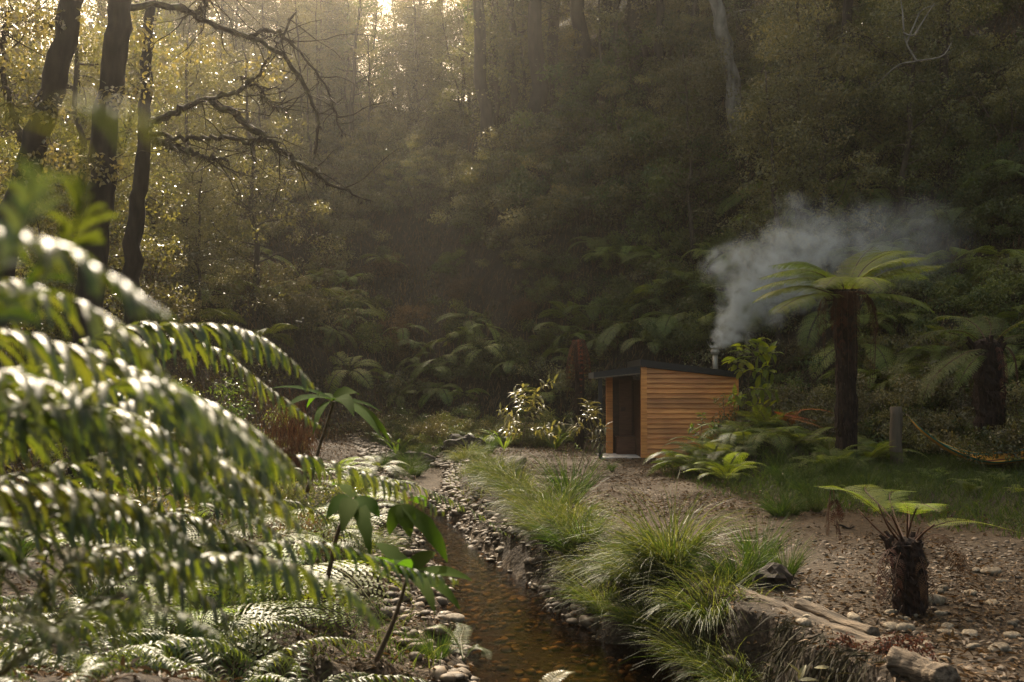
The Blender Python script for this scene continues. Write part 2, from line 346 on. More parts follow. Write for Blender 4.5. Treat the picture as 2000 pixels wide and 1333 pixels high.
# ------------------------------------------------------------------ terrain
FLOOR = np.array([(-60, -200), (80, -200), (26, -15), (16, 3), (13.5, 13), (11.5, 20.5), (8.5, 25.5), (6.5, 28.4), (1, 31.5), (-3, 33), (-5.2, 29), (-5.6, 22), (-6.0, 14), (-6.0, 5), (-15, -15)], float)
def floor_d(x, y):
    x = np.asarray(x, float); y = np.asarray(y, float)
    dm = np.full(x.shape, 1e9); ins = np.zeros(x.shape, bool); n = len(FLOOR)
    for i in range(n):
        a = FLOOR[i]; b = FLOOR[(i + 1) % n]; e = b - a
        t = np.clip(((x - a[0]) * e[0] + (y - a[1]) * e[1]) / (e @ e), 0, 1)
        dm = np.minimum(dm, np.hypot(x - a[0] - t * e[0], y - a[1] - t * e[1]))
        c = ((a[1] > y) != (b[1] > y)) & (x < (b[0] - a[0]) * (y - a[1]) / (b[1] - a[1] + 1e-12) + a[0]); ins ^= c
    return np.where(ins, -dm, dm)
SY = [-30, 0, 3, 6, 8.5, 10.5, 12.5, 14.4, 16.9, 18.5, 20, 23, 28, 33]
SX = [4.0, 1.9, 1.7, 1.3, .52, -.14, -.44, -.88, -1.35, -1.85, -2.05, -1.9, -3.1, -4.2]
RBY = [-30, 0, 5.6, 6.4, 7.9, 8.7, 10, 12, 15, 19, 23, 28, 33]
RBX = [7.0, 3.6, 2.62, 2.32, 1.78, 1.62, 1.22, .74, .1, -.55, -.9, -2.1, -3.2]
SWY = [-30, 6, 8.5, 10.5, 12.5, 14, 16, 19]; SW = [1.2, .95, .70, .46, .38, .27, .20, .16]
WZY = [-30, 0, 9, 13, 16, 18, 19.5, 23, 28, 33]
WZ = [-.74, -.7, -.66, -.62, -.57, -.5, -.42, -.30, -.12, 0.1]
def stream_x(y): return np.interp(y, SY, SX)
def water_z(y): return np.interp(y, WZY, WZ)
GEY = [-200, 5, 11.3, 13.5, 14.6, 17, 20.6, 24, 40]; GEX = [9, 7.2, 5.9, 4.95, 4.1, 3.3, 3.05, 5.6, 5.6]      # clearing / grass edge on the right
def terrain(x, y, fine=True):
    x = np.asarray(x, float); y = np.asarray(y, float)
    d = floor_d(x, y)
    z = 0.05 * fbm(x * .5, y * .5, 3)
    ge = np.interp(y, GEY, GEX)
    z = z + .15 * sstep(0, 3.0, x - ge)
    z = z + .68 * np.exp(-((x - 4.9) / 1.15) ** 2 - ((y - 20.2) / 1.6) ** 2)
    # stream channel
    xs = stream_x(y); rb = np.interp(y, RBY, RBX) + .22 * fbm(y * 1.1, y * 0 + 3, 13, 3); wz = water_z(y); bed = wz - .13
    dx = x - xs
    sw = np.interp(y, SWY, SW) * (1 + .35 * fbm(y * .9, y * 0 + 8, 17))
    rw = np.where(y < 9.5, rb - xs - .42 - .25 * fbm(y * 1.6, x * 1.3, 19, 2), np.minimum(sw, (rb - xs) * .62))
    right = sstep(0, 1, (dx - rw) / np.maximum(rb - xs - rw, .14))
    left = sstep(0, 1, (-dx - sw) / 2.3) * .66 + .34 * sstep(0, 1, (-dx - sw + .12) / .6)
    k = np.where(dx > 0, right, left)
    k = np.clip(k + (k > .02) * (k < .98) * .30 * fbm(x * 3.2, y * 3.2, 23, 3), 0, 1.05)
    rim = .05 * np.exp(-((x - rb - .12) / .3) ** 2)
    z = bed * (1 - k) + (z + rim) * k
    # left bank by the camera, where the ferns grow
    z = z + (.72 + .25 * fbm(x * .9, y * .9, 11)) * sstep(-.15, -1.3, x + .06 * y) * sstep(6.2, 3.6, y) * sstep(-8, -3, y)
    z = z + .35 * sstep(-2.2, -5, x) * sstep(2, 6, y)
    # hill
    slo = np.interp(x, [-14, -6, -3, 0, 6, 12], [.8, .75, .85, 1.2, 1.4, 1.25])
    hb = np.interp(x, [-14, -5, 2, 8], [12.0, 12.5, 14.0, 18.0])
    dd = np.where(d > 0, d, 0); dd = np.sqrt(dd * dd + .3) - .5477
    H = slo * dd; H = np.where(H > hb, hb + (H - hb) * .5, H)
    cap = np.interp(x, [-20, -5, 4, 12], [27, 26, 30, 36]); H = cap - np.logaddexp(0, (cap - H) / 1.5) * 1.5 + 0.0
    H = np.maximum(H, 0) + np.clip(dd, 0, 3) / 3 * (1.5 * fbm(x * .22, y * .22, 21) + .5 * fbm(x * .8, y * .8, 25))
    z = z + np.where(d > 0, H, 0)
    if fine: z = z + .018 * fbm(x * 3.1, y * 3.1, 31, 3)
    return z
def tz(x, y): return float(terrain(np.array([x]), np.array([y]))[0])
def lines(spec):
    out = []
    for a, b, st in spec: out.append(np.arange(a, b, st))
    return np.concatenate(out + [np.array([spec[-1][1]])])
gx = lines([(-150, -30, 10), (-30, -12, 1.0), (-12, -5, .35), (-5, -2.6, .1), (-2.6, 3.2, .045), (3.2, 8, .1), (8, 16, .35), (16, 36, 1.0), (36, 160, 10)])
gy = lines([(-150, -10, 10), (-10, 1, .5), (1, 4, .1), (4, 15, .06), (15, 26, .09), (26, 36, .2), (36, 70, .8), (70, 170, 10)])
XX, YY = np.meshgrid(gx, gy); ZZ = terrain(XX, YY)
nx, ny = len(gx), len(gy)
i = (np.arange(ny - 1)[:, None] * nx + np.arange(nx - 1)[None]).ravel()
dfl = floor_d(XX, YY)
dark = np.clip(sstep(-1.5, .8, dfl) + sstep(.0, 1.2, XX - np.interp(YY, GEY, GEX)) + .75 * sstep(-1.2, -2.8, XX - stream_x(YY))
               + 1.2 * sstep(6.5, 5, YY) * sstep(.5, -.1, XX) + .85 * ((XX - stream_x(YY)) > .55) * (XX < np.interp(YY, RBY, RBX) + .12) * (YY < 21)  # right cut bank: undercut shade put into the soil colour
               + .45 * sstep(15, 9, YY) * (XX > np.interp(YY, RBY, RBX)) + .8 * sstep(12, 9.5, YY) * (np.abs(XX - stream_x(YY)) < 1.0) * (YY > 4), 0, 1)  # dark pool reflection painted into the near stream bed
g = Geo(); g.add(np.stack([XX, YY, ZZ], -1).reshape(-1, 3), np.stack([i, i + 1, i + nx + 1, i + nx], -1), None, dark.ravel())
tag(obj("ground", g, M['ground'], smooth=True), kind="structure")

# water
ys = np.linspace(-6, 19.6, 120); us = np.linspace(-1, 1, 9)
W = stream_x(ys)[:, None] + us[None] * 1.9; Yw = np.repeat(ys[:, None], 9, 1); Zw = np.repeat(water_z(ys)[:, None], 9, 1)
i = (np.arange(119)[:, None] * 9 + np.arange(8)[None]).ravel()
g = Geo(); g.add(np.stack([W, Yw, Zw], -1).reshape(-1, 3), np.stack([i, i + 1, i + 10, i + 9], -1))
tag(obj("stream_water", g, M['water'], smooth=True), kind="structure")

# ------------------------------------------------------------------ stones
def ico(sub):
    import bmesh
    bm = bmesh.new(); bmesh.ops.create_icosphere(bm, subdivisions=sub, radius=1.0)
    V = np.array([v.co[:] for v in bm.verts]); T = np.array([[v.index for v in f.verts] for f in bm.faces]); bm.free(); return V, T
ICO1, ICO2, ICO3 = ico(1), ico(2), ico(3)
def rot_rand(n):
    a = rng.random(n) * 2 * math.pi; b = (rng.random(n) - .5) * .5; c = (rng.random(n) - .5) * .5
    Rz = np.zeros((n, 3, 3)); Rz[:, 0, 0] = np.cos(a); Rz[:, 0, 1] = -np.sin(a); Rz[:, 1, 0] = np.sin(a); Rz[:, 1, 1] = np.cos(a); Rz[:, 2, 2] = 1
    Rx = np.zeros((n, 3, 3)); Rx[:, 0, 0] = 1; Rx[:, 1, 1] = np.cos(b); Rx[:, 1, 2] = -np.sin(b); Rx[:, 2, 1] = np.sin(b); Rx[:, 2, 2] = np.cos(b)
    Ry = np.zeros((n, 3, 3)); Ry[:, 1, 1] = 1; Ry[:, 0, 0] = np.cos(c); Ry[:, 0, 2] = np.sin(c); Ry[:, 2, 0] = -np.sin(c); Ry[:, 2, 2] = np.cos(c)
    return Rz @ Rx @ Ry
def pebbles(pos, size, base):
    V0, T0 = base; n = len(pos)
    sc = size[:, None] * np.stack([.8 + .6 * rng.random(n), .7 + .4 * rng.random(n), .35 + .35 * rng.random(n)], -1)
    V = V0[None] * (1 + .22 * (rng.random((n, len(V0))) - .5))[..., None] * sc[:, None]
    V = np.einsum('nij,nkj->nki', rot_rand(n), V) + pos[:, None]
    T = T0[None] + (np.arange(n) * len(V0))[:, None, None]
    g = Geo(); g.add(V.reshape(-1, 3), None, T.reshape(-1, 3), np.repeat(rng.random(n), len(V0))); return g
def rock_mesh(seed, mat, flat=.6, ang=.0):
    r = np.random.default_rng(seed); V, T = ICO3; V = V.copy()
    for k in range(7):
        d = nrm(r.normal(size=3)); c = .55 + .35 * r.random(); s = V @ d; V = V - np.outer(np.clip(s - c, 0, None) * (.55 + ang), d)
    V = V * (1 + .06 * np.sin(V @ r.normal(size=3) * 4)[:, None]) * np.array((1.15, .85, flat))
    g = Geo(); g.add(V, None, T, r.random()); return g.mesh("stone", mat, True)
ROCKS = [rock_mesh(k, M['rock'], .55 + .05 * (k % 3), .1 * (k % 2)) for k in range(6)]

# ------------------------------------------------------------------ ferns
def kiokio(path, pairs=34, L=.15, wid=.02, droop=1.1, seg=11, t0=.12, fwd=.35, mat=0, tilt=.0, r0=.004, hang=1.0, tipl=.25):
    """frond with long hanging toothed pinnae along a given path of points"""
    g = Geo(); path = bez(path, 60); Tn = nrm(np.gradient(path, axis=0))
    tube(g, path[::3], np.linspace(r0, r0 * .3, 20), 5, .2, 1, cap=False)
    n = int(pairs * 1.12); L = L * 1.18; wid = wid * .78; seg = seg + 3; droop = droop + .8; fwd = fwd + .25; ts = t0 + (1 - t0) * (np.arange(n) + .5 + .3 * (rng.random(n) - .5)) / n
    idx = np.clip((ts * 59).astype(int), 0, 59)
    vr = np.where(rng.random(n) < .05, 1.4, rng.random(n))
    for s in (-1, 1):
        b = path[idx]; T = Tn[idx]
        S = nrm(np.cross(T, (0, 0, 1))) * s; U = np.cross(S, T) * s
        x = (ts - t0) / (1 - t0)
        l = L * np.minimum(1, .45 + 2.2 * x) * np.clip((1 - x) ** .55 + tipl * .2, .1, 1) * (.72 + .42 * rng.random(n))
        D = nrm(rng.normal(size=(n, 3)) * .13 + S + T * (fwd + .5 * x[:, None]) + U * (.25 + tilt))
        V = []; p = b.copy()
        for j in range(seg + 1):
            u = j / seg
            wj = wid * .5 * (1 - .15 * u) * np.minimum(1, 8 * (u + .02)) * (np.sqrt(max(0, 1 - u ** 2.2)) + .02)
            tooth = 1.0 if j % 2 else .72
            Wd = nrm(T - D * (T * D).sum(-1, keepdims=True)); Nn = np.cross(D, Wd)
            ww = (.82 * wj * tooth * np.clip(l / L + .25, .4, 1))[:, None]
            V.append(np.stack([p + Wd * ww + Nn * ww * .25, p, p - Wd * ww + Nn * ww * .25], 1))
            D = nrm(D + np.stack([rng.normal(size=n) * .05, rng.normal(size=n) * .05, -np.full(n, droop * hang) / seg * (.5 + u)], -1))
            p = p + D * (l / seg)[:, None]
        V = np.stack(V, 1)                                  # n, seg+1, 3, 3
        base = (np.arange(n) * (seg + 1) * 3)[:, None] + (np.arange(seg) * 3)[None]
        Q = np.concatenate([np.stack([base, base + 1, base + 4, base + 3], -1).reshape(-1, 4), np.stack([base + 1, base + 2, base + 5, base + 4], -1).reshape(-1, 4)])
        g.add(V.reshape(-1, 3), Q, None, np.repeat(vr, (seg + 1) * 3), mat)
    return g
def frond_path(L, e0=55, e1=-35, n=14, curve=1.0):
    e = np.radians(e0 + (e1 - e0) * np.linspace(0, 1, n) ** curve)
    d = np.stack([np.cos(e), np.zeros(n), np.sin(e)], -1) * (L / n)
    return np.vstack([np.zeros(3), np.cumsum(d, 0)])
def bipinnate(path, pairs=30, L=.4, pl=.055, npl=11, droop=.5, t0=.15, r0=.012, fwd=.45, mat=0, smat=1, drop_f=0.0, up=.12):
    g = Geo(); path = bez(path, 60); Tn = nrm(np.gradient(path, axis=0))
    tube(g, path[::3], np.linspace(r0, r0 * .2, 20), 5, .5, smat, cap=False)
    n = pairs; ts = t0 + (1 - t0) * (np.arange(n) + .5) / n; idx = np.clip((ts * 59).astype(int), 0, 59); x = (ts - t0) / (1 - t0)
    for s in (-1, 1):
        keep = rng.random(n) >= drop_f
        b = path[idx]; T = Tn[idx]; S = nrm(np.cross(T, (0, 0, 1))) * s; U = np.cross(S, T) * s
        l = L * np.clip(np.sin(math.pi * np.clip(.16 + .84 * x, 0, 1)) ** .7, .08, 1) * np.where(x > .5, np.clip((1 - x) * 2, .05, 1) ** .15, 1) * (.92 + .16 * rng.random(n))
        D = nrm(S + T * (fwd + .35 * x[:, None]) + U * up)
        p = b.copy(); vr = rng.random(n)
        for j in range(npl):
            u = (j + .5) / npl
            D = nrm(D + np.array((0, 0, -droop / npl)) * (.4 + u)); p = p + D * (l / npl)[:, None]
            ll = pl * (1 - u ** 1.6 * .85) * np.clip(l / L, .25, 1)
            Wd = nrm(T - D * (T * D).sum(-1, keepdims=True)); Nn = np.cross(D, Wd)
            Nn = Nn * np.sign(Nn[:, 2:3] + 1e-9)
            for q in (-1, 1):
                dd = nrm(Wd * q + D * .55 + np.array((0, 0, -.12)))
                leaves(g, p[keep], dd[keep], Nn[keep], ll[keep], (l / npl * .74)[keep], vr[keep] * .7 + .15, .06, mat)
    return g

# ------------------------------------------------------------------ small builders
def grass_tuft(n=300, L=.6, spread=.12, lean=(0, 0), wid=.006, arc=1.0, mat=None, name="grass_tussock", dry=.15):
    seg = 5; g = Geo(); a = rng.random(n) * 2 * math.pi; r = spread * np.sqrt(rng.random(n))
    p = np.stack([np.cos(a) * r, np.sin(a) * r, -.03 + 0 * r], -1)
    a2 = a + rng.normal(size=n) * .5
    D = nrm(np.stack([np.cos(a2) * .45 + lean[0], np.sin(a2) * .45 + lean[1], 1.0 + 0 * a], -1) * np.array((1, 1, 1)) + rng.normal(size=(n, 3)) * .16)
    l = L * (.45 + .6 * rng.random(n)); S = nrm(np.cross(D, rng.normal(size=(n, 3)))); V = []
    hd = nrm(D * np.array((1, 1, 0)) + 1e-6)
    for j in range(seg + 1):
        u = j / seg; w_ = wid * (1 - u ** 1.5) * .5 + .0006
        V.append(np.stack([p + S * w_, p - S * w_], 1))
        D = nrm(D + (hd * .35 + np.array((0, 0, -.9))) * arc / seg * (.35 + 1.3 * u) * (.6 + .8 * rng.random((n, 1)))); p = p + D * (l / seg)[:, None]
    V = np.stack(V, 1); b = (np.arange(n) * (seg + 1) * 2)[:, None] + (np.arange(seg) * 2)[None]
    Q = np.stack([b, b + 1, b + 3, b + 2], -1).reshape(-1, 4)
    v = np.where(rng.random(n) < dry, 1.0 + rng.random(n) * .5, rng.random(n) * .8)
    g.add(V.reshape(-1, 3), Q, None, np.repeat(v, (seg + 1) * 2)); return g.mesh(name, mat or M['grass'])
def clump_pts(c, rad, n):
    d = nrm(rng.normal(size=(n, 3))); r = rng.random(n) ** .45
    return np.asarray(c) + d * r[:, None] * np.asarray(rad)
def clump(g, c, rad, n, L, Wd, bias=None, m=0, vb=.5):
    p = clump_pts(c, rad, n); D = rng.normal(size=(n, 3)) * .7 + nrm(p - np.asarray(c)) * .4 + np.array((0, 0, -.35))
    N = nrm(p - np.asarray(c)) * .9 + np.array((0, -.1, .75)) + rng.normal(size=(n, 3)) * .38
    l = L * (.6 + .7 * rng.random(n)); leaves(g, p, D, N, l, l * Wd, np.clip(vb + rng.normal(size=n) * .22, 0, 1.3), .1, m)
def limb(p0, d0, L, n=8, wig=.18, grav=0.0):
    p = np.array(p0, float); d = nrm(d0); out = [p.copy()]
    for k in range(n):
        d = nrm(d + rng.normal(size=3) * wig + np.array((0, 0, grav))); p = p + d * L / n; out.append(p.copy())
    return np.array(out)
def make_tree(name, H=14.0, r=.22, crown0=.35, nl=14, spread=3.0, leaf=.10, ncl=5, per=90, mat='olive_leaf', bark='bark', lean=.6, flat=.5, label='', cat='tree', group=None):
    root = thing(name, label, cat, group=group)
    tr = Geo(); cr = Geo()
    top = np.array((lean * (rng.random() - .5) * 2, lean * (rng.random() - .5) * 2, H))
    path = bez([(0, 0, -.8), (top[0] * .1, top[1] * .2, H * .3), (top[0] * .6, top[1] * .4, H * .65), top], 18)
    path[1:-1, :2] += rng.normal(size=(16, 2)) * .05
    tube(tr, path, np.linspace(r, r * .25, 18) * np.concatenate([[1.35, 1.12], np.ones(16)]), 9, .5, 0, .08)
    for k in range(nl):
        t = crown0 + (1 - crown0) * (k + rng.random()) / nl; b = path[min(17, int(t * 17))]
        a = rng.random() * 6.283; L = spread * (.5 + .7 * rng.random()) * (1.15 - .6 * t)
        q = limb(b, (math.cos(a), math.sin(a), .55 - .3 * rng.random()), L, 7, .2, -.02)
        tube(tr, q, np.linspace(r * .28, r * .06, 8), 5, .5, 0, cap=False)
        for j in range(ncl):
            i_ = 3 + int(rng.random() * 5); c = q[min(7, i_)] + rng.normal(size=3) * spread * .16
            clump(cr, c, np.array((1, 1, flat)) * spread * (.16 + .16 * rng.random()), per, leaf, .55, vb=.3 + .4 * rng.random())
    obj("trunk", tr, M[bark], root, smooth=True); obj("crown", cr, M[mat], root); return root
def make_shrub(name, H=2.6, Rr=1.4, n=26, per=170, leaf=.085, mat='olive_leaf', wd=.5, label='', cat='shrub', group=None, flat=.6, stems=6):
    root = thing(name, label, cat, group=group); st = Geo(); fo = Geo()
    for k in range(stems):
        a = rng.random() * 6.283; q = limb((0, 0, -.3), (math.cos(a) * .5, math.sin(a) * .5, 1), H * (.7 + .3 * rng.random()), 8, .17)
        tube(st, q, np.linspace(.03, .008, 9), 5, .5, 0, cap=False)
        for j in range(n // stems + 1):
            c = q[3 + int(rng.random() * 6)] + rng.normal(size=3) * np.array((Rr * .42, Rr * .42, H * .1))
            clump(fo, c, np.array((1, 1, flat)) * Rr * (.2 + .24 * rng.random()), per, leaf, wd, vb=.1 + .75 * rng.random())
    obj("stem", st, M['twig'], root); obj("foliage", fo, M[mat], root); return root
def fern_plant_mesh(nf=9, L=1.0, mat='fern', detail=1.0, e0=62, e1=-40, name="fern", dead=0):
    g = Geo()
    for k in range(nf):
        l = L * (.75 + .4 * rng.random()); f = bipinnate(frond_path(l, e0 + rng.normal() * 9, e1 + rng.normal() * 15), int(18 * detail), l * .22, l * .05, int(7 * detail), .5, .18, l * .007)
        a = k / nf * 6.283 + rng.normal() * .25; Mx = np.array(Matrix.Rotation(a, 4, 'Z')); g.merge(f, Mx, (rng.random() - .5) * .3)
    return g.mesh(name, [M[mat], M['green_stalk']])

# ------------------------------------------------------------------ terrain picking
def hit(px, py, y0=4.0, y1=95.0):
    """where the ray through a pixel meets the ground"""
    d = ray(px, py); t = np.concatenate([np.arange(y0, 40, .05), np.arange(40, y1, .25)]) / d[1]
    p = CAM + t[:, None] * d; h = terrain(p[:, 0], p[:, 1]); k = np.nonzero(p[:, 2] <= h)[0]
    return p[k[0]] if len(k) else None
def at(px, Y):
    X = (px - 1000) / F * Y
    for _ in range(4):
        z = tz(X, Y); X = (px - 1000) / F * (Y * ca + (z - 1.8) * sa)
    return np.array((X, Y, tz(X, Y)))
def hits(PX, PY, y0=4.0, y1=95.0):
    out = [hit(a, b, y0, y1) for a, b in zip(PX, PY)]
    return [o for o in out if o is not None]

# ------------------------------------------------------------------ sauna hut
HY = 24.0
hut = thing("sauna_hut", "small timber sauna hut with waney cedar boards, black roof and open porch", "hut", (0, 0, 0))
XL, XC, XR = 3.10, 3.245, 5.43
def roofz(x): return 2.205 + (x - 3.10) * (1.945 - 2.205) / (XR - 3.10)
g = Geo(); nb = 19
for k in range(nb):
    z0 = .0 + k * .1205; z1 = z0 + .1205 + .012; xs_ = np.linspace(XC - .01, XR - .05, 40)
    lo = z0 + .011 * fbm(xs_ * 1.7, xs_ * 0 + k * 3.3, 5, 3) + .004; zt = np.minimum(z1, roofz(xs_) - .004)
    if (zt - lo).max() < .02: continue
    lo = np.minimum(lo, zt - .001); th = .045 + .01 * rng.random(); n = len(xs_)
    yl = np.full(n, HY - th) - .006 * fbm(xs_ * 2.3, xs_ * 0 + k * 5.1, 9, 2); yt = HY - th + (th - .004) * np.clip((zt - lo) / (z1 - z0), 0, 1)
    V = np.concatenate([np.stack([xs_, np.full(n, HY + .0), lo], -1), np.stack([xs_, yl, lo], -1), np.stack([xs_, yt, zt], -1)])
    a = np.arange(n - 1); Q = np.concatenate([np.stack([a, a + 1, a + n + 1, a + n], -1), np.stack([a + n, a + n + 1, a + 2 * n + 1, a + 2 * n], -1)])
    g.add(V, Q, None, rng.random())
obj("board_wall", g, M['cedar'], hut)
g = Geo(); box(g, XL, XC, HY - .045, HY + .1, -.03, 2.2, .75); obj("corner_board", g, M['cedar'], hut)
g = Geo(); box(g, XR - .05, XR + .02, HY - .04, HY + .06, -.05, 1.945, .45); obj("corner_board", g, M['cedar'], hut)
g = Geo(); box(g, XL + .003, XR, HY + .003, HY + 2.5, -.05, 1.9, .3); obj("cabin_wall", g, M['dark_timber'], hut)
g = Geo()
V = []
for y in (HY - .09, HY + 2.65):
    for x, zt, zb in ((3.085, 2.385, 2.215), (5.47, 2.075, 1.945)): V += [(x, y, zt), (x, y, zb)]
g.add(V, [(0, 2, 3, 1), (4, 5, 7, 6), (0, 4, 6, 2), (1, 3, 7, 5), (0, 1, 5, 4), (2, 6, 7, 3)])
rf = obj("roof", g, M['black'], hut)
g = Geo(); V = []
for y in (HY - .07, HY + 1.62):
    for x, zt, zb in ((3.08, 2.225, 2.04), (1.965, 2.075, 1.925)): V += [(x, y, zt), (x, y, zb)]
g.add(V, [(0, 1, 3, 2), (4, 6, 7, 5), (0, 2, 6, 4), (1, 5, 7, 3), (0, 4, 5, 1), (2, 3, 7, 6)])
obj("porch_roof", g, M['black'], hut)
g = Geo(); V = []
for y in (HY - .085, HY - .071):
    for x, zb in ((3.07, 2.028), (1.955, 1.912)): V += [(x, y, zb + .03), (x, y, zb)]
g.add(V, [(0, 1, 3, 2), (4, 6, 7, 5), (0, 2, 6, 4), (1, 5, 7, 3), (0, 4, 5, 1), (2, 3, 7, 6)]); obj("drip_edge", g, M['post'], hut)
g = Geo(); box(g, 2.08, 2.175, HY - .0, HY + .095, -.05, 1.945, .5); obj("porch_post", g, M['black'], hut)
g = Geo(); box(g, 2.40, 2.56, HY + 1.35, HY + 1.5, .0, 1.96, .35); obj("back_post", g, M['cedar'], hut)
g = Geo(); box(g, 2.56, 3.1, HY + 1.5, HY + 1.6, -.05, 2.0, .2); obj("back_wall_panel", g, M['dark_timber'], hut)
g = Geo(); box(g, 2.74, 3.05, HY + 1.465, HY + 1.5, .42, 1.9, .95); box(g, 2.78, 2.9, HY + 1.45, HY + 1.465, 1.1, 1.2, .2); obj("door", g, M['dark_timber'], hut)
g = Geo(); box(g, 2.64, 3.098, HY + 1.05, HY + 1.46, .02, .44, 1.0); box(g, 2.62, 3.099, HY + 1.03, HY + 1.464, .44, .475, 1.3); obj("bench", g, M['dark_timber'], hut)
g = Geo(); box(g, 2.14, 3.1, HY - .01, HY + 1.5, -.06, .028, .6); obj("floor_slab", g, M['concrete'], hut)
for z in (.3, .6, .9):
    pass
ch = P(1397, 721, HY + .9); g = Geo()
tube(g, [(ch[0], ch[1], 1.95), (ch[0], ch[1], 2.56)], [.065, .065], 20); fl = obj("flue_pipe", g, M['steel'], hut, smooth=True)
g = Geo(); tube(g, [(ch[0], ch[1], 2.53), (ch[0], ch[1], 2.585), (ch[0], ch[1], 2.60), (ch[0], ch[1], 2.655)], [.095, .115, .115, .10], 20); obj("flue_cap", g, M['steel'], fl)

# smoke
smk = [(1397, 680, .10), (1412, 652, .26), (1440, 610, .42), (1462, 570, .55), (1490, 530, .62), (1530, 500, .66), (1600, 480, .8), (1690, 478, .9)]
blobs = [(P(a, b, HY + .9 - .02 * k), r) for k, (a, b, r) in enumerate(smk)]
blobs += [(P(1412, 515, HY + .7), .36), (P(1500, 590, HY + .6), .50), (P(1560, 560, HY + .5), .55), (P(1555, 420, HY + 1.0), .5), (P(1470, 650, HY + .9), .3), (P(1450, 495, HY + .7), .42), (P(1790, 470, HY + .8), 1.0)]
amps = [3.0, 2.3, 1.7, 1.25, .95, .65, .34, .16, .5, .6, .45, .16, .4, .45, .09]
def smoke_mat():
    m, t, b, out = newmat("smoke"); t.nodes.remove(b)
    tc = nd(t, "ShaderNodeTexCoord"); nz = nd(t, "ShaderNodeTexNoise"); nz.inputs["Scale"].default_value = 1.1; nz.inputs["Detail"].default_value = 6; nz.inputs["Roughness"].default_value = .62
    t.links.new(tc.outputs["Object"], nz.inputs[0])
    sb = nd(t, "ShaderNodeVectorMath", operation='SUBTRACT'); sb.inputs[1].default_value = (.5, .5, .5); t.links.new(nz.outputs["Color"], sb.inputs[0])
    ml = nd(t, "ShaderNodeVectorMath", operation='SCALE'); ml.inputs["Scale"].default_value = 1.5; t.links.new(sb.outputs[0], ml.inputs[0])
    ad = nd(t, "ShaderNodeVectorMath", operation='ADD'); t.links.new(tc.outputs["Object"], ad.inputs[0]); t.links.new(ml.outputs[0], ad.inputs[1])
    prev = None
    for (c, r), a in zip(blobs, amps):
        ds = nd(t, "ShaderNodeVectorMath", operation='DISTANCE'); t.links.new(ad.outputs[0], ds.inputs[0]); ds.inputs[1].default_value = tuple(c)
        mr = nd(t, "ShaderNodeMapRange", interpolation_type='SMOOTHSTEP'); mr.inputs[1].default_value = r * 1.5; mr.inputs[2].default_value = 0.0; mr.inputs[3].default_value = 0; mr.inputs[4].default_value = a
        t.links.new(ds.outputs["Value"], mr.inputs[0])
        if prev is None: prev = mr.outputs[0]
        else:
            mx = nd(t, "ShaderNodeMath", operation='MAXIMUM'); t.links.new(prev, mx.inputs[0]); t.links.new(mr.outputs[0], mx.inputs[1]); prev = mx.outputs[0]
    n2 = nd(t, "ShaderNodeTexNoise"); n2.inputs["Scale"].default_value = 3.0; n2.inputs["Detail"].default_value = 5; n2.inputs["Distortion"].default_value = .8
    t.links.new(tc.outputs["Object"], n2.inputs[0])
    m2 = nd(t, "ShaderNodeMapRange"); m2.inputs[1].default_value = .40; m2.inputs[2].default_value = .64; m2.inputs[3].default_value = .12; m2.inputs[4].default_value = 1.6; t.links.new(n2.outputs[0], m2.inputs[0])
    mu = nd(t, "ShaderNodeMath", operation='MULTIPLY'); t.links.new(prev, mu.inputs[0]); t.links.new(m2.outputs[0], mu.inputs[1])
    m3 = nd(t, "ShaderNodeMath", operation='MULTIPLY'); t.links.new(mu.outputs[0], m3.inputs[0]); m3.inputs[1].default_value = SMOKE_D
    pv = nd(t, "ShaderNodeVolumePrincipled"); pv.inputs["Color"].default_value = (.80, .86, .86, 1); pv.inputs["Anisotropy"].default_value = .2
    t.links.new(m3.outputs[0], pv.inputs["Density"]); t.links.new(pv.outputs[0], out.inputs["Volume"]); return m
SMOKE_D = 3.5
path = bez([P(1397, 684, HY + .9), P(1412, 650, HY + .9), P(1445, 600, HY + .85), P(1485, 540, HY + .8), P(1580, 490, HY + .8), P(1930, 450, HY + .8)], 26)
g = Geo(); tube(g, path, np.interp(np.linspace(0, 1, 26), [0, .1, .25, .5, .8, 1], [.12, .5, 1.0, 1.5, 1.8, 1.7]), 20)
tag(obj("smoke", g, smoke_mat()), "pale blue smoke drifting right from the steel flue on the hut roof", "smoke", kind="stuff")

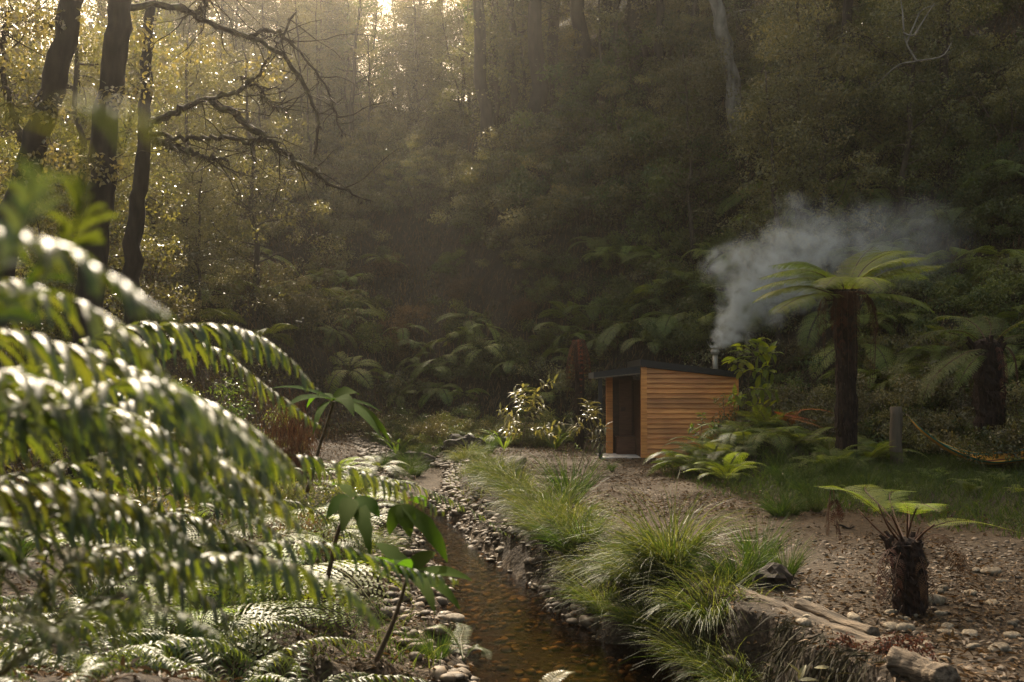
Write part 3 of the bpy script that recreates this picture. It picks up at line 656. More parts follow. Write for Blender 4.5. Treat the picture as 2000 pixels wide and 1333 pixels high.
# ------------------------------------------------------------------ tree ferns
def px_path(pts, base): return np.array([P(*p) for p in pts]) - np.asarray(base)
def tree_fern_trunk(h, r0, r1, n=22):
    g = Geo(); p = np.stack([.03 * np.sin(np.linspace(0, 3, n)), .02 * np.cos(np.linspace(0, 4, n)), np.linspace(-.3, h, n)], -1)
    tube(g, p, np.linspace(r0, r1, n), 14, .5, 0, .14)
    N = int(320 * max(h, .8)); a = rng.random(N) * 6.283; z = rng.random(N) * h; rr = np.interp(z, [0, h], [r0, r1])
    b = np.stack([np.cos(a) * rr, np.sin(a) * rr, z], -1); D = np.stack([np.cos(a) * .35, np.sin(a) * .35, -.8 + rng.random(N) * 1.4], -1)
    leaves(g, b, D, np.stack([np.cos(a), np.sin(a), 0 * a], -1), .05 + .12 * rng.random(N), .014, rng.random(N), .02, 0)
    for k in range(18):
        t_ = rng.random() * 6.283; r_ = r1 * (.35 + .6 * rng.random()); o_ = np.array((math.cos(t_), math.sin(t_), 0))
        q = bez([o_ * r_ + (0, 0, h - .1), o_ * (r_ + r1 * .2) + (0, 0, h + r1 * .2 * rng.random()), o_ * (r_ + r1 * .6 * rng.random() + .02) + (0, 0, h + r1 * (.15 + .5 * rng.random()))], 6)
        tube(g, q, np.linspace(.036, .018, 6) * r1 / .2, 5, .4 + .4 * rng.random())
    V_, T_ = ICO2; g.add(V_ * np.array((r1 * .95, r1 * .95, r1 * .6)) + (0, 0, h - .02), None, T_, .4)
    return g
base = P(1652, 925, 19.0); base[2] = tz(base[0], base[1]); top = P(1652, 572, 19.0); hb_ = top[2] - base[2]
tf = thing("tree_fern", "tall tree fern with flat bright green crown and dark trunk in front of the smoke", "tree fern", base)
obj("trunk", tree_fern_trunk(hb_, .19, .21), M['fibre'], tf)
big = [[(1648, 572, 19), (1605, 530, 19.1), (1560, 514, 19.2), (1500, 520, 19.3)], [(1645, 575, 19), (1585, 545, 18.5), (1525, 550, 18.1), (1462, 570, 17.9)],
       [(1642, 580, 19), (1575, 560, 18.8), (1515, 568, 18.7), (1468, 592, 18.6)], [(1655, 570, 19), (1668, 528, 19.6), (1685, 500, 20.2), (1708, 480, 20.8)],
       [(1660, 570, 19), (1690, 522, 19.2), (1735, 496, 19.5), (1790, 490, 19.8)], [(1660, 575, 19), (1720, 538, 18.8), (1785, 522, 18.6), (1846, 520, 18.5)],
       [(1660, 580, 19), (1725, 575, 18.6), (1785, 585, 18.3), (1826, 610, 18.1)], [(1652, 575, 19), (1640, 545, 18.2), (1625, 545, 17.5), (1610, 565, 16.9)],
       [(1655, 575, 19), (1680, 545, 18.3), (1705, 548, 17.6), (1725, 572, 17.1)],
       [(1660, 572, 19), (1720, 545, 19.8), (1770, 535, 20.3), (1815, 548, 20.8)], [(1645, 578, 19), (1590, 575, 18.1), (1545, 590, 17.6), (1510, 615, 17.3)],
       [(1658, 570, 19), (1700, 530, 18.8), (1752, 508, 18.7), (1815, 503, 18.6)],
       [(1648, 572, 19), (1600, 535, 18.6), (1545, 528, 18.4), (1480, 545, 18.2)], [(1658, 570, 19), (1690, 515, 19.9), (1730, 492, 20.6), (1770, 495, 21.2)]]
for pth in big: obj("frond", bipinnate(px_path(pth, base), 44, .50, .06, 15, .85, .10, .013, .5), [M['tree_fern'], M['stalk']], tf)
for k in range(14):
    a = rng.random() * 6.283; L_ = .8 + .7 * rng.random(); o = top - base
    q = np.array([(0, 0, -.05), (math.cos(a) * .35, math.sin(a) * .35, -.02), (math.cos(a) * .55, math.sin(a) * .5, -.45), (math.cos(a) * .5, math.sin(a) * .48, -.5 - L_)]) + o
    obj("dead_frond", bipinnate(q, 20, .17, .05, 7, 1.4, .25, .01, .5, drop_f=.25), [M['dead_frond'], M['stalk']], tf)

base = P(1770, 1186, 8.0); base[2] = tz(base[0], base[1]); top = P(1770, 1062, 8.0)
sf = thing("tree_fern", "young tree fern with short shaggy trunk among river stones beside the path", "tree fern", base)
obj("trunk", tree_fern_trunk(top[2] - base[2], .125, .13), M['fibre'], sf)
small = [[(1765, 1060, 8), (1720, 1005, 8.0), (1660, 962, 8.0), (1588, 950, 8.0)], [(1768, 1058, 8), (1745, 1000, 8.5), (1740, 962, 8.9), (1790, 960, 9.2)],
         [(1772, 1056, 8), (1775, 1000, 8.35), (1755, 980, 8.8), (1705, 1000, 9.2)], [(1775, 1060, 8), (1820, 1030, 8.1), (1890, 1018, 8.2), (2015, 1046, 8.3)],
         [(1770, 1058, 8), (1785, 1005, 7.8), (1800, 985, 7.4), (1835, 1000, 7.1)], [(1768, 1058, 8), (1730, 1000, 8.3), (1690, 958, 8.7), (1700, 945, 9.3)]]
for k, pth in enumerate(small): obj("frond", bipinnate(px_path(pth, base), 30, .19, .026, 12, .3, .34, .007, .5), [M['tree_fern'], M['stalk']], sf)
for q in ([(1772, 1062, 8), (1772, 1040, 7.95), (1772, 990, 7.9)], [(1760, 1062, 8), (1735, 1030, 7.9), (1715, 985, 7.9)], [(1785, 1062, 8), (1805, 1040, 7.9), (1825, 1025, 7.8)],
          [(1780, 1065, 8), (1790, 1045, 8.1), (1796, 1030, 8.1)], [(1755, 1065, 8), (1720, 1040, 8.1), (1680, 1000, 8.2)], [(1765, 1062, 8), (1752, 1030, 7.8), (1740, 1005, 7.7)]):
    g = Geo(); tube(g, bez(px_path(q, base), 8), np.linspace(.011, .006, 8), 6); obj("stalk", g, M['stalk'], sf, smooth=True)
for q in ([(1780, 1060, 8), (1835, 1045, 7.9), (1880, 1090, 7.8), (1885, 1195, 7.7)], [(1780, 1062, 8), (1840, 1060, 8.1), (1865, 1110, 8.2), (1870, 1200, 8.2)],
          [(1760, 1062, 8), (1735, 1080, 7.8), (1725, 1130, 7.7), (1715, 1190, 7.6)], [(1766, 1062, 8), (1750, 1110, 7.7), (1755, 1170, 7.6)], [(1782, 1064, 8), (1800, 1100, 7.8), (1810, 1150, 7.7), (1806, 1190, 7.7)],
          [(1628, 958, 8), (1632, 1000, 7.95), (1640, 1060, 7.95)], [(1622, 958, 8), (1618, 1010, 8.0), (1616, 1050, 8.0)]):
    obj("dead_frond", bipinnate(px_path(q, base), 22, .10, .022, 6, 1.6, .15, .004, .5, drop_f=.3), [M['dead_frond'], M['stalk']], sf)

base = at(1932, 20.0); top = P(1932, 676, 20.0)
rf_ = thing("tree_fern", "shaded tree fern behind the hammock with one bright yellow green frond", "tree fern", base)
obj("trunk", tree_fern_trunk(top[2] - base[2], .27, .3), M['fibre'], rf_)
far = [[(1925, 676, 20), (1880, 648, 20), (1820, 650, 19.9), (1760, 690, 19.7)], [(1925, 680, 20), (1885, 690, 19.2), (1840, 720, 18.7), (1800, 775, 18.5)],
       [(1935, 676, 20), (1975, 640, 19.8), (2030, 620, 19.6), (2090, 640, 19.5)], [(1930, 672, 20), (1935, 640, 20.8), (1925, 620, 21.6), (1905, 622, 22.3)],
       [(1930, 674, 20), (1905, 635, 20.6), (1860, 618, 21.1), (1810, 630, 21.5)], [(1938, 676, 20), (1970, 660, 20.9), (2010, 655, 21.5), (2060, 680, 22)],
       [(1925, 682, 20), (1870, 700, 19.8), (1820, 740, 19.6), (1795, 800, 19.5)]]
for pth in far: obj("frond", bipinnate(px_path(pth, base), 30, .42, .05, 11, .55, .13, .012, .5), [M['fern'], M['stalk']], rf_)
o = obj("frond", bipinnate(px_path([(1925, 690, 20), (1905, 700, 19.0), (1885, 725, 18.5), (1862, 768, 18.3)], base), 24, .24, .05, 10, .5, .2, .01, .5), [M['tree_fern'], M['stalk']], rf_); o["label"] = "bright yellow green young frond"
for k in range(9):
    a = rng.random() * 6.283; oo = top - base
    q = np.array([(0, 0, 0), (math.cos(a) * .4, math.sin(a) * .4, -.1), (math.cos(a) * .5, math.sin(a) * .5, -.7), (math.cos(a) * .45, math.sin(a) * .45, -1.5)]) + oo
    obj("dead_frond", bipinnate(q, 18, .15, .05, 6, 1.5, .25, .01, .5, drop_f=.3), [M['dead_frond'], M['stalk']], rf_)

base = at(1130, 27.5); top = P(1130, 672, 27.5)
df = thing("dead_tree_fern", "dead tree fern with drooping rust brown skirt left of the hut", "dead tree fern", base)
obj("trunk", tree_fern_trunk(top[2] - base[2], .13, .12), M['fibre'], df)
for k in range(26):
    a = k / 26 * 6.283; oo = top - base; s = .7 + .6 * rng.random()
    q = np.array([(0, 0, .0), (math.cos(a) * .16, math.sin(a) * .16, .1 - .1 * rng.random()), (math.cos(a) * .32, math.sin(a) * .32, -.5), (math.cos(a) * .36, math.sin(a) * .36, -1.3 * s)]) + oo
    obj("dead_frond", bipinnate(q, 16, .10, .06, 5, 1.8, .2, .012, .4, drop_f=.2), [M['rust_leaf'] if k % 4 == 0 else M['dead_frond'], M['stalk']], df)

# ------------------------------------------------------------------ hammock and its post
pb = at(1751, 20.0); pt = P(1751, 795, 20.0)
g = Geo(); n = 10; tube(g, np.stack([np.zeros(n) + .01 * np.sin(np.arange(n)), np.zeros(n), np.linspace(-.3, pt[2] - pb[2], n)], -1), np.linspace(.125, .115, n), 14, .5, 0, .03)
tag(obj("hammock_post", g, M['post'], loc=pb, smooth=True), "stout round timber post that carries the striped hammock", "post")
hm = thing("hammock", "striped orange and green cloth hammock slung from the timber post", "hammock", P(1765, 806, 20))
b0 = np.array(hm.location); q = np.array((0, 0, .05)) * np.sin(np.linspace(0, math.pi, 60))[:, None] + bez(px_path([(1774, 812, 19.6), (1800, 840, 19.2), (1850, 875, 18.9), (1910, 896, 18.7), (1960, 896, 18.6), (2020, 884, 18.6), (2100, 842, 18.6), (2140, 808, 18.6)], b0), 60)
g = Geo(); mcols = 17; t_ = np.linspace(0, 1, 60); wd = .05 + .34 * np.sin(math.pi * t_) ** .7
V = []; A = []
for j in range(mcols):
    u = j / (mcols - 1) * 2 - 1
    V.append(q + np.stack([0 * t_ + .02 * u, u * wd * .9, -(1 - u * u) * wd * .32 + .16 * u * wd], -1)); A.append(np.full(60, (j + .01) / mcols))
V = np.stack(V, 1); i = (np.arange(59)[:, None] * mcols + np.arange(mcols - 1)[None]).ravel()
g.add(V.reshape(-1, 3), np.stack([i, i + 1, i + mcols + 1, i + mcols], -1), None, np.stack(A, 1).ravel()); obj("cloth", g, M['hammock'], hm)
g = Geo()
for u in np.linspace(-1, 1, 6): tube(g, bez([q[0] + np.array((0, u * .05, 0)), (q[0] * .5 + np.array((0, u * .02, -.01))), px_path([(1757, 803, 20)], b0)[0]], 6), .006, 5, .8)
obj("rope", g, M['post'], hm)

# ------------------------------------------------------------------ hill trees
proto = [make_tree("tree", 13, .20, .34, 15, 2.9, .11, 5, 80, 'olive_leaf', 'bark'), make_tree("tree", 15, .24, .42, 16, 3.3, .11, 5, 85, 'dark_leaf', 'dark_bark'),
         make_tree("tree", 11, .13, .38, 12, 2.0, .10, 5, 75, 'olive_leaf', 'bark', 1.0), make_tree("tree", 12, .09, .5, 10, 1.5, .10, 4, 75, 'pale_leaf', 'bark', 1.2),
         make_tree("tree", 14, .28, .45, 16, 3.6, .12, 5, 90, 'dark_leaf', 'dark_bark', .5),
         make_tree("tree", 10, .13, .08, 24, 2.7, .11, 6, 90, 'olive_leaf', 'bark', .8), make_tree("tree", 8.5, .10, .06, 22, 2.2, .095, 6, 95, 'pale_leaf', 'bark', .9)]
used = set()
def place_tree(k, p, s=1.0, label=None, group=None, lean=(0, 0), rz=None):
    rot = (lean[0], lean[1], rng.random() * 6.283 if rz is None else rz)
    if k not in used:
        used.add(k); r = proto[k]; r.location = p; r.rotation_euler = rot; r.scale = (s, s, s); r["label"] = label
        if group: r["group"] = group
        r["category"] = "tree"; return r
    return copy_thing(proto[k], p, rot, s, label, group)
hill = [(800, 262, 1, 1.0, "thick dark straight trunk that rises into the bright gap at the top of the slope"),
        (846, 258, 3, 1.0, "thin pole like tree just right of the thick trunk in the bright gap"),
        (862, 250, 3, .85, "thinnest pole tree between two thin leaning trees on the hazy ridge"),
        (905, 262, 2, 1.0, "slender tree with leaning trunk under the bright gap on the ridge"),
        (962, 268, 1, 1.1, "straight mid brown trunk with bare lower stem right of the bright gap"),
        (1088, 178, 4, 1.0, "broad shadowy trunk in the green grey haze above the centre of the cliff"),
        (1125, 185, 1, .95, "dark trunk close beside the broad shadowy trunk on the ridge"),
        (1190, 165, 4, .85, "heavy trunk half lost in leaves on the ridge above the hut"),
        (1292, 170, 1, .9, "dark upright trunk left of the pale dead trunk"),
        (680, 330, 1, .95, "hazy trunk that stands in the brightest shaft of light"),
        (628, 262, 2, 1.1, "thin hazy tree on the left shoulder of the bright slope"),
        (590, 330, 3, 1.1, "pole tree half hidden behind the mossy branches"),
        (728, 350, 2, .9, "slim tree with crown glowing at the foot of the light shaft"),
        (1180, 300, 3, .9, "thin leaning pole on the open slope above the centre bushes"),
        (1570, 150, 3, .9, "spindly pale pole tree on the dark slope above the arching ferns"),
        (1625, 150, 2, .85, "spindly forked tree on the dark slope near the bare twigs"),
        (450, 470, 2, .8, "dark leaning stem on the lower left slope below the mossy branch"),
        (520, 430, 3, .9, "thin stem behind the end of the horizontal mossy branch")]
for px, py, k, s, lb in hill:
    p = hit(px, py)
    if p is None: p = at(px, 58)
    place_tree(k, p - np.array((0, 0, .2)), s * (.75 if px < 900 else 1), lb, None, (rng.normal() * .03, rng.normal() * .05))
# ridge trees whose crowns close the sky, oversized ones added to shade the right of the valley
k_ = 0
for x, y, k, s in [(0, 44, 0, 1.1), (3, 43, 4, 1.05), (6, 44, 1, 1.1), (9, 42, 4, 1.1), (-1.5, 48, 4, 1.1), (2, 50, 1, 1.2), (5, 49, 0, 1.2), (8, 51, 4, 1.1), (12, 46, 1, 1.1), (12, 36, 4, 1.0), (15, 40, 0, 1.2), (16, 30, 4, 1.0),
                   (18, 24, 1, 1.0), (19, 35, 4, 1.1), (-2, 56, 1, 1.1), (3, 58, 4, 1.2), (9, 60, 1, 1.2), (15, 54, 4, 1.1), (-6, 60, 2, 1.2), (-11, 58, 0, 1.1), (-16, 54, 4, 1.0), (-10, 50, 3, 1.1), (-14, 44, 2, 1.2), (-18, 46, 1, 1.0), (-20, 36, 4, .95),
                   (-17, 30, 0, 1.0), (-22, 52, 1, 1.2), (-5, 66, 1, 1.2), (6, 68, 4, 1.2), (-14, 66, 4, 1.2), (14, 66, 1, 1.2), (21, 48, 4, 1.2), (22, 28, 1, 1.1), (-9, 44, 2, .9), (10, 32, 2, 1.0), (13.5, 31, 0, .9), (17, 18, 0, .9), (-1, 43, 1, 1.5), (1, 42, 4, 1.5), (3, 42.5, 1, 1.5), (5.2, 41.5, 4, 1.5), (7.5, 41, 1, 1.5), (2, 44, 0, 1.6), (4.5, 44, 4, 1.55), (9.5, 40, 4, 1.5), (-15, 24, 2, 1.0), (-13, 20, 0, .8), (-20, 59, 5, 1.4), (-24, 58, 6, 1.5), (-17, 60, 5, 1.4), (-27, 50, 5, 1.4), (-23, 46, 5, 1.3), (-29, 60, 6, 1.6), (-25, 40, 5, 1.3), (-13, 61, 5, 1.4), (-21, 64, 5, 1.6), (-30, 44, 5, 1.4), (-26, 66, 5, 1.6), (-19, 52, 6, 1.3), (1, 42, 2, 1.1), (7, 39, 2, 1.0), (4.5, 41, 0, 1.0)]:
    right = x > 8; lb = "tall leafy tree on the dark right hand slope" if right else ("tall leafy tree on the hazy left slope" if x < -7 else "tall leafy tree crowding the ridge at the head of the valley")
    gp = "trees on the dark right slope" if right else ("trees on the hazy left slope" if x < -7 else "trees along the ridge")
    if x < -3 and y < 58: s *= .68
    place_tree(k, (x, y, tz(x, y) - .3), s * (.9 + .2 * rng.random()), lb, gp, (rng.normal() * .03, rng.normal() * .04))
for j in range(100):
    if 40 <= j < 50: continue
    if j < 40: x = rng.uniform(-22, 9); y = rng.uniform(43, 60) if x > -1 else rng.uniform(53, 66)
    elif j >= 74: x, y = rng.uniform(-16, 0), rng.uniform(54, 68)
    elif 50 <= j < 62: y = rng.uniform(19, 40); x = -6.5 - rng.uniform(.5, 9) - max(0, y - 30) * .2
    else: x, y = rng.uniform(6, 17), rng.uniform(30, 46)
    lb, gp_ = (("leafy young tree filling the ridge under the bright gap", "young trees on the ridge") if (j < 40 or j >= 74) else ("leafy young tree on the sunlit left slope", "young trees on the left slope") if j < 62 else ("leafy young tree on the dim slope right of the hut roof", "young trees on the right slope"))
    place_tree(5 + j % 2, (x, y, tz(x, y) - .3), (.6 if 50 <= j < 62 else .8) + .3 * rng.random(), lb, gp_, (rng.normal() * .05, rng.normal() * .06))
# the pale dead trunk
PT = hit(1425, 150)[1] - 2.5; p0 = P(1428, 150, PT); rt = thing("dead_tree", "pale bare dead trunk leaning in the dark upper right forest", "dead tree", p0)
g = Geo(); q = bez([(.3, 0, -3.0), (0, 0, 0), P(1412, 70, PT - .3) - p0, P(1395, -20, PT - .5) - p0, P(1380, -140, PT - .6) - p0], 26); q[:, 0] += .05 * np.sin(np.arange(26) * 1.3)
tube(g, q, np.linspace(.30, .2, 26), 10, .5, 0, .12); obj("trunk", g, M['pale_bark'], rt, smooth=True)
g = Geo(); tube(g, limb(q[14], (.7, -.2, .6), 1.6, 7, .2), np.linspace(.07, .02, 8), 6); tube(g, limb(q[9], (-.7, -.2, .5), 1.1, 7, .2), np.linspace(.05, .02, 8), 6); obj("branch", g, M['pale_bark'], rt)
# bare twigs
p0 = P(1775, 80, 27.0); rt = thing("bare_branch", "bare pale twigs catching light against the black upper right slope", "branch", p0); g = Geo()
for a in ([(1790, 120, 27), (1770, 85, 27), (1765, 60, 27)], [(1770, 85, 27), (1785, 50, 27), (1800, 20, 27), (1830, 10, 27)], [(1765, 60, 27), (1762, 20, 27), (1755, -20, 27)], [(1785, 70, 27), (1810, 30, 27), (1826, 5, 27)], [(1790, 120, 27), (1840, 110, 27), (1860, 80, 27)], [(1790, 120, 27), (1750, 130, 27.3), (1700, 180, 27.8)], [(1765, 65, 27), (1780, 70, 26.8), (1795, 62, 26.7)]):
    tube(g, bez(px_path(a, p0), 8), np.linspace(.028, .008, 8), 5)
obj("twig", g, M['pale_bark'], rt)

# ------------------------------------------------------------------ gnarled trees on the left
def gnarled(label, trunk, tr_r, branches, moss=(), leafs=(), mat='dark_bark', bm_='moss_bark'):
    b = P(*trunk[0]); b[2] = tz(b[0], b[1]); root = thing("gnarled_tree", label, "tree", b)
    g = Geo(); q = bez(np.vstack([[(0, 0, -.3)], px_path(trunk, b)]), 30); q[1:-1] += rng.normal(size=(28, 3)) * .02
    tube(g, q, np.linspace(tr_r[0], tr_r[1], 30), 12, .4, 0, .10); obj("trunk", g, M[mat], root, smooth=True)
    for br, r0, r1 in branches:
        g = Geo(); q = bez(px_path(br, b), 34); q[1:-1] += rng.normal(size=(32, 3)) * .022; rr = .75 * np.linspace(r0, r1, 34) * (1 + .35 * np.abs(fbm(np.arange(34) * .5, np.zeros(34) + r0 * 50, 3)))
        tube(g, q, rr, 8, .5, 0, .2)
        n = 260; k = rng.integers(0, 34, n); D = rng.normal(size=(n, 3)) * .5 + np.array((0, 0, -.7)); leaves(g, q[k] + rng.normal(size=(n, 3)) * .02, D, rng.normal(size=(n, 3)), .05 + .12 * rng.random(n), .014, rng.random(n), .05, 0)
        for _ in range(11):
            k0 = rng.integers(8, 33); s = limb(q[k0], rng.normal(size=3) * np.array((1, .6, .5)) + np.array((.5, 0, -.3)), .5 + .8 * rng.random(), 6, .25); tube(g, s, np.linspace(.012, .004, 7), 5)
        obj("branch", g, M[bm_], root)
    if leafs:
        g = Geo()
        for (px, py, Y, rad, n, lf) in leafs: clump(g, P(px, py, Y) - b, (rad, rad, rad * .6), n, lf, .6, vb=.6)
        obj("foliage", g, M['pale_leaf'], root)
    return root
gnarled("dark leaning trunk nearest the left edge with yellow lit leaves around it", [(-25, 700, 13), (15, 470, 13), (58, 310, 13), (112, 140, 13), (150, -60, 13)], (.19, .14),
        [([(60, 300, 13), (20, 200, 13.2), (5, 90, 13.2), (20, 10, 13)], .05, .02)], (), [(35, 40, 12.6, .35, 90, .09), (90, 40, 12.8, .4, 90, .09), (15, 120, 12.5, .3, 60, .09), (130, 60, 14, .5, 120, .08), (60, 90, 14, .4, 90, .08), (95, 210, 12.6, .35, 90, .08), (40, 330, 12.5, .4, 100, .08), (110, 300, 12.8, .3, 80, .08)])
gnarled("dark upright trunk second from the left edge behind the blurred fern tips", [(170, 640, 13.5), (192, 420, 13.5), (206, 240, 13.5), (226, 100, 13.5), (246, -70, 13.5)], (.20, .15),
        [([(240, 15, 13.5), (320, 12, 14), (380, 30, 14.5), (440, 60, 15), (490, 75, 15.2), (545, 105, 15.4), (590, 160, 15.6), (622, 240, 15.6), (615, 300, 15.6)], .06, .03),
         ([(480, 72, 15.2), (530, 60, 15.6), (575, 90, 16), (640, 175, 16.3), (668, 260, 16.3)], .04, .015), ([(385, 32, 14.5), (400, 0, 14.6), (420, -30, 14.8)], .03, .012)],
        (), [(270, 60, 14.5, .5, 120, .08), (320, 110, 15, .5, 130, .08), (165, 35, 13, .18, 12, .13), (225, 190, 13, .3, 80, .08), (190, 330, 13, .35, 100, .08), (290, 170, 14.5, .4, 110, .08), (400, 90, 15.5, .45, 120, .08), (520, 130, 16, .45, 110, .08)])
gnarled("mossy many branched trunk whose crooked limbs reach toward the light shaft", [(262, 700, 15.5), (258, 520, 15.5), (272, 380, 15.5), (284, 250, 15.5), (288, 120, 15.6), (300, -60, 15.7)], (.17, .07),
        [([(284, 240, 15.5), (330, 226, 15.5), (380, 203, 15.6), (440, 188, 15.8), (492, 160, 16), (530, 108, 16.2), (578, 25, 16.6)], .075, .02),
         ([(415, 197, 15.7), (470, 235, 15.6), (520, 268, 15.5), (555, 300, 15.4), (600, 328, 15.3), (660, 368, 15.3), (725, 392, 15.2)], .085, .014),
         ([(292, 258, 15.5), (345, 270, 15.4), (420, 270, 15.4), (490, 276, 15.4), (522, 270, 15.5)], .045, .04), ([(300, 275, 15.5), (345, 287, 15.2), (395, 305, 15), (445, 312, 14.8)], .07, .02),
         ([(470, 150, 16), (510, 175, 16), (520, 200, 15.9), (560, 215, 15.8)], .03, .012)])

# ------------------------------------------------------------------ hillside shrubs and ferns
shr = [make_shrub("shrub", 2.6, 1.5, 22, 200, .11, 'olive_leaf'), make_shrub("shrub", 3.0, 1.5, 22, 190, .10, 'pale_leaf', .5), make_shrub("shrub", 2.4, 1.7, 22, 200, .13, 'dark_leaf', .42),
       make_shrub("shrub", 3.6, 1.3, 22, 180, .09, 'olive_leaf', .5, flat=.4), make_shrub("shrub", 1.8, 1.2, 18, 170, .15, 'dark_leaf', .36), make_shrub("shrub", 2.2, 1.3, 18, 150, .10, 'brown_leaf', .35)]
sh_used = set()
def place_shrub(k, p, s, label, group, rot=(0, 0)):
    r3 = (rot[0], rot[1], rng.random() * 6.283)
    if k not in sh_used:
        sh_used.add(k); r = shr[k]; r.location = p; r.rotation_euler = r3; r.scale = (s, s, s); r["label"] = label; r["category"] = "shrub"
        if group: r["group"] = group
        return r
    return copy_thing(shr[k], p, r3, s, label, group)
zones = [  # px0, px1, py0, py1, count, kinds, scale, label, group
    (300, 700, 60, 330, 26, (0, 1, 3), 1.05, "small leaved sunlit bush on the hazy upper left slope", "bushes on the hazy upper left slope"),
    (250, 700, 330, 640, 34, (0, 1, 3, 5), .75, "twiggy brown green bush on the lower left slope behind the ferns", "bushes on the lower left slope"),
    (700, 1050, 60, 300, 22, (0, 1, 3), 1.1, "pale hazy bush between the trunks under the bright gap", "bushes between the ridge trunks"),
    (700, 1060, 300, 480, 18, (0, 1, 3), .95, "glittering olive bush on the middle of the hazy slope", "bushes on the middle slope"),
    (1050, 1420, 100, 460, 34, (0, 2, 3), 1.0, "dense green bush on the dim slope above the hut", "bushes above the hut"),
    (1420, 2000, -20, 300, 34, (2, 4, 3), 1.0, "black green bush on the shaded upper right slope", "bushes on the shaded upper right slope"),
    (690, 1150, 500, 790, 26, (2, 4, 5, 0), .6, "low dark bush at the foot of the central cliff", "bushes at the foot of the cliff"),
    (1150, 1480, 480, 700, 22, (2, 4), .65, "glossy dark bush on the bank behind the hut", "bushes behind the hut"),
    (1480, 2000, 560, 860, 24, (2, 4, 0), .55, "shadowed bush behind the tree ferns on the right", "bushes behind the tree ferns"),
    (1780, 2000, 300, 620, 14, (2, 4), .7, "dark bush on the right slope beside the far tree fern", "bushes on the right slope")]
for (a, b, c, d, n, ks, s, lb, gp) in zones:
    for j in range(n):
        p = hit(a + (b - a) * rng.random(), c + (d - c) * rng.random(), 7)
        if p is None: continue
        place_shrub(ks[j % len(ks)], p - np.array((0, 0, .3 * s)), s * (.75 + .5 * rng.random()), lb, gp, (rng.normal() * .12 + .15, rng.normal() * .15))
FERN = [fern_plant_mesh(9, 1.2, 'fern'), fern_plant_mesh(7, 1.5, 'fern', 1.1, 50, -60), fern_plant_mesh(10, 1.0, 'tree_fern', 1, 60, -30), fern_plant_mesh(8, 1.1, 'fern', 1.2, 70, -10)]
FERNC = [fern_plant_mesh(6, 1.5, 'cliff_fern', 1.1, 40, -60), fern_plant_mesh(7, 1.3, 'cliff_fern', 1.1, 50, -55), fern_plant_mesh(5, 1.7, 'cliff_fern', 1.2, 35, -70)]
fz = [(1450, 1800, 160, 330, 26, 1.1, "arching pale green fern hanging from the dark right cliff", "ferns hanging on the right cliff"),
      (1480, 2000, 330, 560, 30, .9, "fern with drooping fronds on the dark cliff behind the smoke", "ferns on the cliff behind the smoke"),
      (1150, 1480, 500, 700, 26, 1.0, "green fern on the bank behind the hut roof", "ferns behind the hut roof"),
      (780, 1130, 640, 800, 22, .8, "mid green fern at the shaded foot of the central cliff", "ferns at the foot of the cliff"),
      (1560, 2000, 600, 800, 20, .9, "shaded fern under the tree fern crowns", "ferns under the tree ferns"),
      (380, 760, 480, 760, 26, .9, "grey green fern on the lower left slope", "ferns on the lower left slope")]
for (a, b, c, d, n, s, lb, gp) in fz:
    for j in range(n):
        p = hit(a + (b - a) * rng.random(), c + (d - c) * rng.random(), 9)
        if p is None: continue
        o = obj("fern", FERNC[j % 3], loc=p + np.array((0, -.45, .3))); ss = s * (.7 + .6 * rng.random()); o.scale = (ss, ss, ss); o.rotation_euler = (.25 + rng.normal() * .15, rng.normal() * .2, rng.random() * 6.283)
        tag(o, lb, "fern", gp)

# undergrowth: leaves and hanging strands that cover the slopes
def slope_points(n, ylim=(5, 75)):
    x = rng.uniform(-34, 34, n * 3); y = rng.uniform(ylim[0], ylim[1], n * 3); d = floor_d(x, y); z = terrain(x, y, False)
    px, py, f = proj(np.stack([x, y, z], -1)); k = (d > -.6) & (px > -250) & (px < 2250) & (py > -150) & (py < 1000) & (rng.random(n * 3) < 1.2 * np.minimum(1, (28 / np.maximum(y, 10)) ** 1.0))
    return x[k][:n], y[k][:n], z[k][:n]
x, y, z = slope_points(170000); e = .15
nx_ = -(terrain(x + e, y, False) - terrain(x - e, y, False)) / (2 * e); ny_ = -(terrain(x, y + e, False) - terrain(x, y - e, False)) / (2 * e)
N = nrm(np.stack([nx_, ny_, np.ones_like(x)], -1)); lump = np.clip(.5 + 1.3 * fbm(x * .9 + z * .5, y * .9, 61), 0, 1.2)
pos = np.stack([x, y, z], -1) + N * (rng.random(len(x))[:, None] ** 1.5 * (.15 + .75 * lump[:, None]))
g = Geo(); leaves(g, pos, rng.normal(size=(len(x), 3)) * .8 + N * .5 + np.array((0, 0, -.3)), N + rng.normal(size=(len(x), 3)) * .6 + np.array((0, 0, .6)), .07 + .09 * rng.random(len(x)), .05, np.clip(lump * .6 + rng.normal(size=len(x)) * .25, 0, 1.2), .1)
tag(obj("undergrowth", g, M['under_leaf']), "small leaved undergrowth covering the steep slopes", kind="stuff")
x, y, z = slope_points(70000, (12, 48)); n = len(x)
nx_ = -(terrain(x + e, y, False) - terrain(x - e, y, False)) / (2 * e); ny_ = -(terrain(x, y + e, False) - terrain(x, y - e, False)) / (2 * e); N = nrm(np.stack([nx_, ny_, np.ones_like(x)], -1))
g = Geo(); leaves(g, np.stack([x, y, z], -1) + N * .35 * rng.random((n, 1)), np.array((0, 0, -1.0)) + N * .35 + rng.normal(size=(n, 3)) * .2, N + rng.normal(size=(n, 3)) * .3, .18 + .35 * rng.random(n), .035, rng.random(n), .03)
tag(obj("hanging_vegetation", g, M['brown_leaf']), "dry hanging strands and moss on the cliff faces", kind="stuff")

